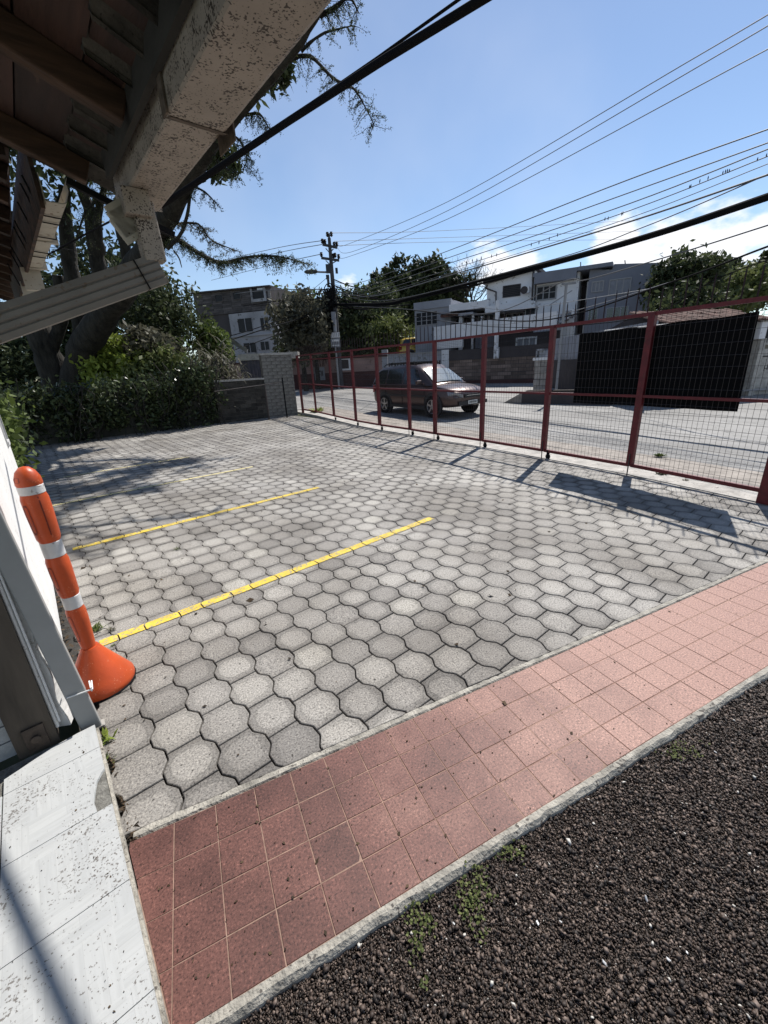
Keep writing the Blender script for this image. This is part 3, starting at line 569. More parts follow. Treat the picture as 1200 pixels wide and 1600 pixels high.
bp = MB().hb(-.375, 2.118, .05, -.30, 2.131, .17); bp.lathe([(.0, .0), (.018, 0), (.018, .012), (.0, .014)], hp(-.338, 2.118, .11), 10, -WW); bp.build('post_base_plate', mat('rusty_steel_plate', (.05, .035, .025), .7, .4, 20), HO)
wb = MB()
for k in range(7): 
    o = MB().hb(-1.6, 2.18, .03 + k * .085, -.419, 2.30, .03 + k * .085 + .078).build('brick', mat('whitewashed_brick', (.42, .42, .41), .9, .2, 8, .5) if k == 0 else bpy.data.materials['whitewashed_brick'], HO)
MB().hb(-3, 2.28, .6, -.42, 2.4, 2.5).build('wall', mat('dark_inner_wall', (.12, .1, .085), .9), HO)  # inner wall in a dark brown tone
# white wavy cladding strip between the post and the downpipe
cs = MB(); V = []; F = []
for i in range(61):
    z = .06 + i * .04
    V += [hp(-.268, 2.20, z), hp(-.226 + .008 * math.sin(z * 22), 2.17, z), hp(-.205, 2.21, z)]
for i in range(60): F += [[3 * i, 3 * i + 1, 3 * i + 4, 3 * i + 3], [3 * i + 1, 3 * i + 2, 3 * i + 5, 3 * i + 4]]
cs.add(V, F).build('cladding_strip', m_white, HO)
cb = MB().tube([hp(-.262, 2.16, .09), hp(-.262, 2.16, 2.3)], .008, 8).tube([hp(-.248, 2.15, .12), hp(-.248, 2.15, 2.3)], .005, 6); cb.build('conduit', m_white, HO, True)
# --- rafters run down the slope to the eave
SL = math.tan(R(20)); zr = lambda n: 2.396 + (.47 - n) * SL          # underside of rafters
ng = np.array([0, 0, 1])
def rafter(w, n0, n1, wd=.055, dp=.09, zoff=0.):
    a, b = hp(n0, w, zr(n0) + zoff), hp(n1, w, zr(n1) + zoff); up = NN * SL + ng; up /= np.linalg.norm(up); c = (a + b) / 2 + up * dp / 2; d = (b - a)
    return MB().box(c, d / 2, WW * wd / 2, up * dp / 2)
for w in (-.6, 0., .6, 1.2, 1.82, 2.42):
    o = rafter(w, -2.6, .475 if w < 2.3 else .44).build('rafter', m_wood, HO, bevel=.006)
# ceiling boards (reddish) laid over the rafters, long way along the eave, butted above rafters
dz0 = .095
n = -2.5; k = 0
while n < .40:
    wd = .128 + .01 * (k % 3); nb = n + wd - .006; j = 0
    for (wa, wb_) in ((-1.2, .598), (.602, 1.818), (1.822, 2.55)):
        a0 = hp(n, wa, zr(n) + dz0); a1 = hp(nb, wa, zr(nb) + dz0); L_ = WW * (wb_ - wa)
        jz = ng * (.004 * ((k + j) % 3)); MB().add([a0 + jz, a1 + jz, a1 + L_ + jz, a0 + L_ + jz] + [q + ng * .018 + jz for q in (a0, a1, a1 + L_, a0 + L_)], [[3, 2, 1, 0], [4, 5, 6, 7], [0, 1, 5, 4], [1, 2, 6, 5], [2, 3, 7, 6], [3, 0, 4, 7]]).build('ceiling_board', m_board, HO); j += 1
    n += wd; k += 1
# roof skin above the boards, so no light leaks through
MB().add([hp(-3, -1.3, zr(-3) + .16), hp(.42, -1.3, zr(.42) + .135), hp(.42, 2.56, zr(.42) + .135), hp(-3, 2.56, zr(-3) + .16), hp(-3, -1.3, zr(-3) + .2), hp(.42, -1.3, zr(.42) + .17), hp(.42, 2.56, zr(.42) + .17), hp(-3, 2.56, zr(-3) + .2)], [[3, 2, 1, 0], [4, 5, 6, 7], [0, 1, 5, 4], [1, 2, 6, 5], [2, 3, 7, 6], [3, 0, 4, 7]]).build('roof', m_claytile, HO)
# eave clay tiles seen from below: curved pieces
def clay(w, n0, n1, wd, zo):
    mb = MB(); V = []; K = 7
    for nn_, dd in ((n0, 0), (n1, -.004)):
        for k in range(K):
            t = k / (K - 1) * 2 - 1; V.append(hp(nn_, w + t * wd / 2, zr(nn_) + zo + .045 * (1 - t * t) - .01 + dd))
        for k in range(K):
            t = k / (K - 1) * 2 - 1; V.append(hp(nn_, w + t * wd / 2, zr(nn_) + zo + .045 * (1 - t * t) + .006 + dd))
    F = []
    for k in range(K - 1): F += [[k, k + 1, 2 * K + k + 1, 2 * K + k], [K + k, K + k + 1, 3 * K + k + 1, 3 * K + k], [2 * K + k, 2 * K + k + 1, 3 * K + k + 1, 3 * K + k], [k, k + 1, K + k + 1, K + k]]
    return mb.add(V, F)
w = -.9; i = 0
while w < 2.5:
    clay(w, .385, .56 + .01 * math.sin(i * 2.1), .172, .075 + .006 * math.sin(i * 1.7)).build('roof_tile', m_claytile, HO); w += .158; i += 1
# fascia behind the gutter
MB().hb(.497, -1.2, 2.40, .517, 2.30, 2.50).build('fascia', mat('gray_weathered_fascia', (.035, .032, .028), .85, .4, 6, .5, stretch=(1, .2, 1)), HO)
# box gutter in two lapped lengths
def trough(n0, n1, w0, w1, z0, z1, name='gutter', t=.004, lip=.012, m=None):
    mb = MB(); pf = [(n0, z1), (n0, z0 + .006), (n0 + .006, z0), (n1 - .03, z0), (n1 - .018, z0 + .006), (n1, z0 + .05), (n1, z1 - .02), (n1 + lip, z1 - .012), (n1 + lip, z1)]
    pi = [(a + (t if k < 2 else -t if k > 5 else 0), b + (t if 2 <= k <= 5 else 0)) for k, (a, b) in enumerate(pf)]; K = len(pf)
    V = [hp(a, w0, b) for a, b in pf] + [hp(a, w1, b) for a, b in pf] + [hp(a, w0, b) for a, b in pi] + [hp(a, w1, b) for a, b in pi]; F = []
    for k in range(K - 1): F += [[k, k + 1, K + k + 1, K + k], [2 * K + k, 2 * K + k + 1, 3 * K + k + 1, 3 * K + k], [k, k + 1, 2 * K + k + 1, 2 * K + k], [K + k, K + k + 1, 3 * K + k + 1, 3 * K + k]]
    return mb.add(V, F)
trough(.520, .712, -1.4, 1.52, 2.318, 2.47).build('gutter', m_tan, HO)
trough(.534, .715, 1.50, 2.36, 2.330, 2.46).build('gutter', m_tan, HO)
ec = MB().hb(.536, 2.358, 2.334, .712, 2.364, 2.455); ec.build('gutter_end_cap', m_tan, HO)
jc = MB(); jc.add([hp(.526, 1.515, 2.316), hp(.70, 1.515, 2.316), hp(.70, 1.56, 2.329), hp(.526, 1.56, 2.329)], [[0, 1, 2, 3]]); jc.hb(.512, 1.49, 2.312, .518, 1.53, 2.46); jc.hb(.712, 1.50, 2.30, .717, 1.63, 2.44)
jc.build('gutter_joint', mat('grimy_joint', (.10, .075, .055), .8, .5, 30, .4), HO)
# outlet box, elbow and sloping downpipe, then the vertical pipe by the bollard
ob = MB(); ob.hb(.50, 2.12, 2.235, .60, 2.24, 2.329); ob.build('gutter_outlet', m_tan, HO, bevel=.004)
el = MB(); el.bar(hp(.575, 2.18, 2.30), hp(.585, 2.18, 2.08), .085, .07, up=WW); el.build('downpipe_elbow', m_tan, HO, bevel=.006)
e3 = MB()
for k in range(3): e3.bar(hp(.47 + k * .004, 2.18, 2.28 - k * .022), hp(.52 + k * .004, 2.18, 2.20 - k * .022), .075, .02, up=WW)
e3.build('bracket_stack', m_tan2, HO)
dp = MB(); A = hp(.60, 2.18, 2.055); B = hp(-.235, 2.18, 1.727)
d = (B - A) / np.linalg.norm(B - A); up = np.cross(d, WW); up /= np.linalg.norm(up)
if up[2] < 0: up = -up
H2 = .056
pf = [(-H2, -.03), (-H2, .03), (-.035, .034), (-.030, .028), (-.022, .034), (-.006, .034), (-.001, .028), (.006, .034), (.022, .034), (.028, .028), (.034, .034), (H2, .03), (H2, -.03)]
K = len(pf); V = [A + up * a - WW * b for a, b in pf] + [B + up * a - WW * b for a, b in pf]; dp.add(V, [[k, (k + 1) % K, K + (k + 1) % K, K + k] for k in range(K)] + [list(range(K)), list(range(K, 2 * K))])
dp.build('downpipe', mat('ribbed_downpipe_paint', (.165, .148, .128), .5, .12, 9, .1, spots=.25, spotcol=(.13, .1, .07), spotscale=50), HO)
MB().bar(A + d * .09 + up * H2 * 1.02, A + d * .09 - up * H2 * 1.02, .004, .075, up=WW).build('pipe_strap', m_black, HO)
vp = MB().bar(hp(-.147, 2.16, 0), hp(-.147 - .11, 2.16, 1.80), .079, .05, up=WW); vp.build('downpipe', m_white if False else mat('gray_white_downpipe', (.26, .26, .25), .5, .06, 8, .04), HO, bevel=.006)
sb = MB(); sb.tube([hp(-.192, 2.20, .235), hp(-.192, 2.128, .235), hp(-.095, 2.128, .225), hp(-.092, 2.20, .225)], .0035, 6); sb.hb(-.103, 2.128, .215, -.097, 2.19, .237); sb.build('pipe_bracket', m_white, HO)
MB().hb(-.13, 2.13, -.005, -.095, 2.18, .004).build('pipe_foot', m_conc, HO)
# black bar sticking out under the eave
MB().bar(hp(.36, 2.36, 2.385), hp(.745, 2.36, 2.245), .024, .024).build('steel_bar', m_black, HO)
MB().tube([hp(.63, 2.3, 2.40), hp(.66, 2.36, 2.25)], .0015, 5).build('tie_wire', m_wire, HO)
# far, set-back part of the eave: close rafters, old cream gutter with straps
fz = lambda n: 2.47 + (.26 - n) * SL
for k in range(13):
    w = 2.75 + k * .30; a, b = hp(-1.6, w, fz(-1.6)), hp(.20, w, fz(.20)); MB().bar(a, b, .05, .06).build('rafter', m_wood, HO)
for k in range(13):
    n_ = -1.6 + k * .14; MB().add([hp(n_, 2.56, fz(n_) + .04), hp(n_ + .135, 2.56, fz(n_ + .135) + .04), hp(n_ + .135, 6.6, fz(n_ + .135) + .04), hp(n_, 6.6, fz(n_) + .04), hp(n_, 2.56, fz(n_) + .06), hp(n_ + .135, 2.56, fz(n_ + .135) + .06), hp(n_ + .135, 6.6, fz(n_ + .135) + .06), hp(n_, 6.6, fz(n_) + .06)], [[3, 2, 1, 0], [4, 5, 6, 7], [0, 1, 5, 4], [1, 2, 6, 5], [2, 3, 7, 6], [3, 0, 4, 7]]).build('ceiling_board', m_board, HO)
MB().hb(-1.62, 2.56, 2.5, .2, 2.6, 2.75 + .3).build('gable_board', m_wood, HO)
gm = trough(0, .095, 0, 2.9, 2.325, 2.425, lip=.008); fm_ = MB().hb(-.018, 0, 2.30, -.003, 2.9, 2.56)  # second box: dark board added to hide the gutter's bright inner side
for mb_, nm_, mt_ in ((gm, 'gutter', m_tan2), (fm_, 'fascia', m_wood)):
    W0 = []
    for v in mb_.v:
        v = np.array(v); nn0, w0 = v @ NN, v @ WW; W0.append(tuple(hp(nn0 + .277 - .0285 * w0, 2.45 + w0, v[2])))
    mb_.v = W0; mb_.build(nm_, mt_, HO)
for w0 in (.62, 1.3, 2.05):
    n0_ = .277 - .0285 * w0; MB().hb(n0_ - .004, 2.45 + w0, 2.318, n0_ + .10, 2.45 + w0 + .035, 2.43).build('gutter_joint', m_tan2, HO)
for w in (2.62, 2.72, 2.98, 3.3, 3.42, 3.85, 4.0, 4.4):
    nn_ = .30 - (w - 2.6) * .042; MB().tube([hp(nn_ - .06, w, 2.46), hp(nn_ - .025, w, 2.319), hp(nn_ + .06, w + .01, 2.317), hp(nn_ + .075, w + .01, 2.40)], .004, 5).build('gutter_strap', m_black, HO)
for w in (3.8, 4.3, 4.9):
    MB().hb(.20, w, 2.20, .30, w + .05, 2.33).build('gutter_outlet', m_tan2, HO)
# ================================================================== ORANGE BOLLARD
bc = G(160, 1068); bc[2] = 0
BO = thing('bollard', bc, 'orange plastic bollard with three white bands on a flared cone base', 'bollard')
S = 1.0
base = MB().lathe([(0, .002), (.158, .002), (.165, .012), (.163, .035), (.140, .075), (.108, .13), (.074, .19), (.048, .24), (.040, .255), (0, .255)], bc, 40); base.build('base', m_orange, BO, True)
MB().lathe([(.0, -.001), (.167, -.001), (.169, .006), (.164, .011), (0, .011)], bc, 40).build('rubber_ring', m_black, BO, True)
TOPB = 1.22
prof = [(.046, .235), (.043, .255), (.049, .32), (.057, .43), (.057, .485), (.0505, .505), (.0505, .575), (.058, .595), (.063, .72), (.063, .775), (.055, .80), (.055, .88), (.064, .90), (.071, 1.03), (.071, 1.10), (.063, 1.125), (.063, 1.163), (.068, 1.172), (.065, 1.20), (.050, 1.23), (.026, 1.249), (0, 1.254)]
tilt = np.array([-.012, -.0, 0])
prof = [(r_ * .77, z_) for r_, z_ in prof]; pb = MB().lathe(prof, bc, 36, (-.012, .0, 1.)); pbo = pb.build('post', m_orange, BO, True)
for z0, z1, r in ((.503, .577, .0525), (.798, .882, .057), (1.122, 1.166, .0652)): r *= .78; MB().lathe([(r - .004, z0), (r, z0 + .004), (r, z1 - .004), (r - .004, z1)], bc, 36, (-.012, 0, 1)).build('reflective_band', m_refl, BO, True)
cd = -(np.array(bc) - np.array([0, 0, 0])); cd /= np.linalg.norm(cd); ang0 = math.atan2(cd[1], cd[0])
m_slot = mat('slot_shade_orange', (.16, .018, .006), .5, .1, 10)  # raised patches darkened to paint in the shade of recessed slots
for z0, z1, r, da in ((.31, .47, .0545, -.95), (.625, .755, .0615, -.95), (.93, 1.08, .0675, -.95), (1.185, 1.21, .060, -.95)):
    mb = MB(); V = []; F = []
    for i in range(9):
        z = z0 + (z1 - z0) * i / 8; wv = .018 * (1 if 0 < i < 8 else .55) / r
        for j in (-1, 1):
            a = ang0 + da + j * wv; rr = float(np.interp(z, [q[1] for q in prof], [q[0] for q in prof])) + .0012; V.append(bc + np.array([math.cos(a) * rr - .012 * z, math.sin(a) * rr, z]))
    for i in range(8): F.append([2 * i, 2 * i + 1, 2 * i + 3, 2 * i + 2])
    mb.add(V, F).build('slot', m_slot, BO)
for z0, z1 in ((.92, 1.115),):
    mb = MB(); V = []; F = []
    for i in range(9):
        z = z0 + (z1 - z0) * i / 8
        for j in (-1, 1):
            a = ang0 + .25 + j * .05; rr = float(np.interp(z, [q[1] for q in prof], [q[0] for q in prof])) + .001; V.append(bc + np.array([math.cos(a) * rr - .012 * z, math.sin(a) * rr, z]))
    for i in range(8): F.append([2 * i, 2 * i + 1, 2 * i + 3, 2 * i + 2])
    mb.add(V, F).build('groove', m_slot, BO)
# ================================================================== RED MESH FENCE
def wires(name, a, b, z0, z1, zm, parent):
    mb = MB(); L = np.linalg.norm((b - a)[:2]); nvw = max(3, int(L / .058)); r = .0020
    sd = (b - a) / np.linalg.norm(b - a); nr = np.cross(sd, (0, 0, 1)) * r
    for i in range(1, nvw):
        p = a + (b - a) * i / nvw; mb.add([p + nr + ng * z0, p - nr + ng * z0, p + sd * r * 1.4 + ng * z0, p + nr + ng * z1, p - nr + ng * z1, p + sd * r * 1.4 + ng * z1], [[0, 1, 4, 3], [1, 2, 5, 4], [2, 0, 3, 5]])
    zs = list(np.arange(z0 + .08, zm - .02, .085)) + list(np.arange(zm + .10, z1 - .02, .125))
    for z in zs:
        z = z + rng.normal() * .003; mb.add([a + nr + ng * z, a - nr + ng * z, a + ng * (z + r * 1.6), b + nr + ng * z, b - nr + ng * z, b + ng * (z + r * 1.6)], [[0, 1, 4, 3], [1, 2, 5, 4], [2, 0, 3, 5]])
    o = mb.build(name, m_wire, parent); o['kind'] = 'stuff'
FT, FM, FB = 2.08, 1.08, .14
spk = MB().tube([(0, 0, -.03), (0, 0, .24), (0, 0, .29)], [.0085, .008, .001], 5).mesh('spike', m_spike)
def fence(idx, label, skip_last=False):
    P = [POST[i] for i in idx]; F_ = thing('mesh_fence', P[0], label, 'fence')
    for i, p in enumerate(P):
        big = .085 if idx[i] in (4, 6, 7, 8, 9) else .07 if idx[i] not in (0, 10) else .12
        if idx[i] == 1: big = .045
        d = P[min(i + 1, len(P) - 1)] - P[max(i - 1, 0)]; d /= np.linalg.norm(d); nr = np.array([-d[1], d[0], 0]); z0 = .0 if idx[i] in (0, 10) else .13
        MB().box(p + ng * (z0 + FT + .02) / 2, d * big / 2, nr * .03, ng * (FT + .02 - z0) / 2).build('post', m_red, F_)
        if 2 <= idx[i] <= 8:
            w_ = p - nr * .0 - d * .09 * 0 + np.array([.10, -.10, 0]) * 0 + d * .10; c = MB(); c.lathe([(0, -.014), (.04, -.014), (.045, -.006), (.045, .006), (.04, .014), (0, .014)], w_ + ng * (p[2] * 0 + .047), 14, nr); c.build('caster_wheel', m_black, F_, True)
            c2 = MB(); c2.bar(w_ + ng * .06 + nr * .02, w_ + ng * .16 + nr * .02, .03, .005, up=nr); c2.bar(w_ + ng * .06 - nr * .02, w_ + ng * .16 - nr * .02, .03, .005, up=nr); c2.build('caster_bracket', m_black, F_)
        if idx[i] in (5, 6, 7, 8, 9): MB().tube([p + ng * .0 - nr * .035, p + ng * .30 - nr * .035], .008, 6).build('drop_bolt', m_wire, F_)
    for a, b in zip(P, P[1:]):
        a = a - ng * 0; b = b - ng * 0; d = (b - a) / np.linalg.norm(b - a)
        for z, h_, nm in ((FT, .045, 'top_rail'), (FM, .035, 'middle_rail'), (FB, .045, 'bottom_rail')): MB().bar(a + ng * z + d * .02, b + ng * z - d * .02, .04, h_).build(nm, m_red, F_)
        if P is not None and a[1] > 9.0: MB().bar(a + ng * (FT - .16), b + ng * (FT - .16), .03, .03).build('top_rail', m_red, F_)
        wires('wire_mesh', a, b, FB, FT, FM, F_)
        L = np.linalg.norm(b - a); k = max(1, int(L / .135)); ex = []
        for i in range(k):
            p = a + (b - a) * (i + .5) / k
            o = link('spike', spk, F_); o.matrix_parent_inverse = Matrix.Identity(4); o.parent = F_; o.location = Vector(p + ng * (FT + .03)) - F_.location; o.rotation_euler = (rng.normal() * .02, rng.normal() * .02, 0); o.scale = (1, 1, .92 + .2 * rng.random())
    return F_
fence(range(0, 11), 'long run of red wire mesh gate panels on small wheels, topped with thin spikes')
# black shade cloth tied to the street side of the near run
def fencehit(px, py, a, b, off=.03):
    d = pray(px, py); A_, B_ = POST[a], POST[b]; t = B_ - A_; nr = np.array([t[1], -t[0], 0]); nr /= np.linalg.norm(nr)
    if nr[0] < 0: nr = -nr
    k = ((A_ + nr * off - EYE) @ nr) / (d @ nr); return EYE + d * k
c00, c01 = fencehit(893, 632, 8, 9), fencehit(905, 521, 8, 9); c10, c11 = fencehit(1150, 640, 9, 10), fencehit(1178, 487, 9, 10)
mid0, mid1 = POST[9] + np.array([.035, 0, 0]), None
zb = (c00[2] + c10[2]) / 2; ztl, ztr = c01[2], c11[2]
V = []; NXC = 40
for i in range(NXC + 1):
    t = i / NXC; a = c00 * (1 - t) + c10 * t
    y = c00[1] + (c10[1] - c00[1]) * t; zt_jit = .006 * math.sin(t * 31); x = np.interp(y, [POST[10][1], POST[9][1], POST[8][1]], [POST[10][0], POST[9][0], POST[8][0]]) + .04
    zt_ = c01[2] * (1 - t) + c11[2] * t - .015 * math.sin(math.pi * t * 3) ** 2 + (.0 if t > .02 else -.02)
    for j in range(9): V.append((x + .004 + .014 * (1 + math.sin(t * 26 + j * .35)) * (.4 + .6 * (8 - j) / 8), y, zb + (zt_ - zb) * j / 8))
mb = MB().add(V, [[9 * i + j, 9 * i + 9 + j, 9 * i + 10 + j, 9 * i + j + 1] for i in range(NXC) for j in range(8)])
o = mb.build('shade_cloth', m_cloth); so = o.modifiers.new('s', 'SOLIDIFY'); so.thickness = .004
tag(o, 'black shade cloth hung across the two nearest fence panels', 'shade cloth')
# pale strip at the top of the shade cloth
pa, pb_ = fencehit(945, 517, 8, 9, .07), fencehit(1062, 505, 9, 10, .07); MB().tube([pa, (pa + pb_) / 2, pb_], .012, 6).build('batten', m_white, o)
# ================================================================== BACK OF THE YARD
# brick pillar, low wall
m_oldbrick = mat('whitewashed_old_brick', (.09, .082, .074), .95, .4, 2.2, .8, 18, col2=(.32, .305, .275), spots=.35, spotcol=(.06, .05, .045), spotscale=9)
m_oldbrick2 = mat('dirty_brick', (.05, .045, .038), .95, .5, 3, .8, 18, objrand=.35)
def brickwall(name, A, B, z0, z1, th, m, label, cat, bw=.30, bh=.105, core=True, face_only=True, cap=.06, limit=300):
    A, B = np.array(A, float), np.array(B, float); A[2] = B[2] = 0; L = np.linalg.norm(B - A); s = (B - A) / L; n = np.array([s[1], -s[0], 0])
    if n @ (A - EYE * [1, 1, 0]) > 0: n = -n
    W_ = thing(name, A, label, cat); MB().box((A + B) / 2 + ng * (z0 + z1) / 2 - n * th / 2, s * L / 2, n * (th / 2 - .012), ng * (z1 - z0) / 2).build('core', mat(name + '_mortar', (.12, .11, .1), .95, .4, 9), W_)
    r = 0; cnt_ = 0; z = z0; mes = {}
    while z < z1 - .02:
        h_ = min(bh, z1 - z); x = -(bw / 2) * (r % 2)
        while x < L - .02:
            a = max(0, x); b = min(L, x + bw); x += bw
            if b - a < .03: continue
            key = (round(b - a, 2), round(h_, 3))
            if key not in mes:
                l2 = (b - a) / 2 - .006; mes[key] = MB().box((0, 0, 0), s * l2, n * .02, ng * (h_ / 2 - .006)).mesh('brick', m)
            o = link('brick', mes[key], None); c = A + s * (a + b) / 2 + ng * (z + h_ / 2) - n * (.012 + rng.random() * .008); o.location = c - A; o.parent = W_; cnt_ += 1
        z += bh; r += 1
    MB().box((A + B) / 2 + ng * (z1 + cap / 2) - n * th / 2, s * (L / 2 + .03), n * (th / 2 + .03), ng * cap / 2).build('coping', m_conc, W_)
    return W_, s, n
PB, PA_ = np.array(G(466, 650)), np.array(G(421, 655)); 
PIL, s_, n_ = brickwall('brick_pillar', PA_, PB, 0, 2.24, .22, m_oldbrick, 'tall whitewashed brick pillar wall where the red fence ends', 'pillar', bw=.36, bh=.12)
LA, LB = np.array(G(345, 664)), PA_ - s_ * .02
brickwall('low_brick_wall', LA, LB, 0, 1.42, .2, m_oldbrick2, 'lower dark mossy brick wall between the ivy and the pillar', 'wall', bw=.4, bh=.125)
hr = thing('pipe_railing', G(418, 655), 'thin grey pipe frame standing before the low brick wall', 'railing')
p1, p2, p3 = G(421, 658), G(449, 655), G(345, 668)
MB().tube([p1, p1 + ng * 1.25], .03, 8).build('post', m_wire, hr); MB().tube([p2, p2 + ng * 1.45], .025, 8).build('post', m_black, hr); MB().tube([p3 + ng * 1.15, p1 + ng * 1.25, p2 + ng * 1.3], .014, 8).build('rail', m_wire, hr)
# low stone wall under the ivy hedge
LD = G(60, 700); m_dkwall = mat('mossy_dark_wall', (.05, .05, .04), .95, .6, 2, .9, 10)
A_, B_ = np.array(LD), LA; d = (B_ - A_); A_ = A_ - d * .35; tag(MB().box((A_ + B_) / 2 + ng * .5 + np.array([0, .35, 0]), (B_ - A_) / 2, (0, .15, 0), ng * .5).build('garden_wall', m_dkwall), 'low dark mossy wall behind the ivy at the back of the yard', 'wall')
def along(t, up=0, back=0): return np.array(LD) * (1 - t) + LA * t + ng * up + np.array([0, back, 0])
# ivy / hedge as separate plants
hed = [(-.3, 1.5, 1.5, 'dense dark ivy in the left back corner beside the white wall'), (.05, 1.2, 1.3, 'dark ivy at the foot of the big tree'), (.35, 1.1, 1.3, 'ivy hanging over the wall right of the big trunk'), (.62, 1.0, 1.5, 'dark ivy in the middle of the back wall'), (.86, .9, 1.75, 'ivy with reddish stems next to the low brick wall')]
for i, (t, rx, h_, lb) in enumerate(hed):
    c = along(t, h_ / 2, .15); th_ = thing('ivy', c * [1, 1, 0], lb, 'ivy'); lf = leaves('foliage', [(c, (rx * 1.15, .34, h_ / 2), 1900), (c + ng * h_ * .42, (rx, .5, .40), 1300)], .07, m_leafglossy, th_, seed=i, clump=.5); lf['kind'] = 'stuff'
    mb = MB()
    for k in range(14):
        p = c + np.array([rng.uniform(-rx, rx), -.25, -h_ / 2]); pts = [p]
        for q in range(6): p = p + np.array([rng.normal() * .12, rng.normal() * .05, h_ / 5]); pts.append(p)
        mb.tube(pts, .012, 4)
    mb.build('stems', m_bark, th_)
# hedge along the left boundary beyond the white wall
for i, (w, h_) in enumerate(((6.2, 1.9), (7.8, 2.0), (9.6, 1.9), (11.6, 1.8))):
    c = hp(-.62, w, h_ / 2); th_ = thing('hedge_bush', c * [1, 1, 0], ['leafy climbing bush right behind the end of the white wall', 'green creeper second from the white wall on the left boundary', 'creeper third from the white wall on the left boundary', 'shaded creeper nearest the big tree on the left boundary'][i], 'bush')
    leaves('foliage', [(c, (.42, .95, h_ / 2), 2600)], .05, m_leafmid if i < 2 else m_leafglossy, th_, seed=20 + i)['kind'] = 'stuff'
    MB().tube([hp(-.6, w, 0), hp(-.62, w, h_ * .6)], .04, 6).build('stem', m_bark, th_)
# shrubs and garden trees behind the back wall
def shrub(name, c, r, n, size, m, label, cat='bush', seed=0, stems=3, clump=.35, aspect=.45, droop=0.):
    c = np.array(c, float); th_ = thing(name, (c[0], c[1], 0), label, cat)
    leaves('foliage', [(c, r, n)], size, m, th_, seed=seed, clump=clump, aspect=aspect, droop=droop)['kind'] = 'stuff'
    for k in range(stems):
        a = rng.uniform(0, 6.28); MB().tube([(c[0] + .2 * math.cos(a), c[1] + .2 * math.sin(a), 0), c + np.array([math.cos(a) * r[0] * .5, math.sin(a) * r[1] * .5, r[2] * .2])], [.07, .03], 6).build('branch', m_bark, th_)
    return th_
shrub('garden_bush', E(182, 572, 15.6), (1.25, .7, 1.0), 4800, .10, m_leafyel, 'sunlit yellow green bush just right of the big trunk', seed=31)
shrub('garden_bush', E(250, 585, 15.7), (1.2, .7, .85), 4000, .10, m_leafmid2, 'mid green bush between the yellow bush and the cane clump', seed=32)
shrub('garden_tree', E(262, 508, 18.5), (1.6, 1.4, 1.75), 4600, .10, m_leafdark, 'dark round garden tree behind the bushes, right of the leaning limb', 'tree', seed=33)
shrub('garden_tree', E(235, 475, 19.5), (1.6, 1.4, 1.5), 3200, .10, m_leafdark, 'dark garden tree directly behind the leaning limb', 'tree', seed=34)
shrub('garden_bush', E(228, 545, 16.4), (1.2, .9, .7), 3000, .11, m_leafgray, 'grey green bush below the dark round tree', seed=35)
shrub('garden_tree', E(335, 540, 19.0), (.75, .8, .9), 2300, .11, m_leafmid, 'narrow mid green tree left of the unfinished block', 'tree', seed=36)
shrub('garden_tree', E(20, 590, 19.0), (2.2, 1.5, 1.9), 6000, .12, m_leafdark, 'dark tree left of the big trunk at the photo edge', 'tree', seed=37)
shrub('garden_tree', E(110, 520, 22), (3.0, 2, 2.6), 7000, .15, m_leafdark, 'dark tree filling the gaps behind the forked trunk', 'tree', seed=38)
shrub('garden_tree', E(185, 450, 23), (2.6, 2, 2.2), 4500, .15, m_leafdark, 'dark tree high behind the trunk, under the eave', 'tree', seed=39)
shrub('garden_bush', E(15, 650, 15.6), (1.0, .9, .9), 3000, .07, m_leafmid, 'green bush behind the left hedge under the white house eave', seed=40)
# cane / yucca clump with long drooping blades
def blades(name, c, n, L, m, label, seed, cat='plant'):
    rg = np.random.default_rng(seed); c = np.array(c, float); th_ = thing(name, c, label, cat); V = []; 
    for i in range(n):
        o_ = c + rg.normal(size=3) * [.28, .28, .3] + ng * rg.uniform(.1, 1.5); a = rg.uniform(0, 6.28); d = np.array([math.cos(a) * .7, math.sin(a) * .7, .8]); sd = np.array([-math.sin(a), math.cos(a), 0]); p = o_.copy(); l = L * rg.uniform(.6, 1.1)
        for s in range(5):
            q = p + d * l / 5; w0 = .028 * (1 - s / 5.2); w1 = .028 * (1 - (s + 1) / 5.2); V.append([p - sd * w0, p + sd * w0, q + sd * w1, q - sd * w1]); p = q; d = d + np.array([0, 0, -.42]); d /= np.linalg.norm(d)
    V = np.array(V).reshape(-1, 3); o = link('blades', npmesh('blades', V, np.arange(len(V)).reshape(-1, 4), m, rg.random(len(V) // 4)), th_); o['kind'] = 'stuff'
    MB().tube([c, c + ng * 1.6], .06, 6).build('stem', m_bark, th_)
for k, (px, lb) in enumerate(((300, 'long bladed cane clump, leftmost of three over the ivy'), (332, 'long bladed cane clump, middle of three over the ivy'), (362, 'long bladed cane clump beside the corrugated gate'))):
    b = E(px, 640, 15.8); b[2] = .6; blades('cane_clump', b, 260, 1.1, m_leafgray if k else m_leafmid, lb, 50 + k)
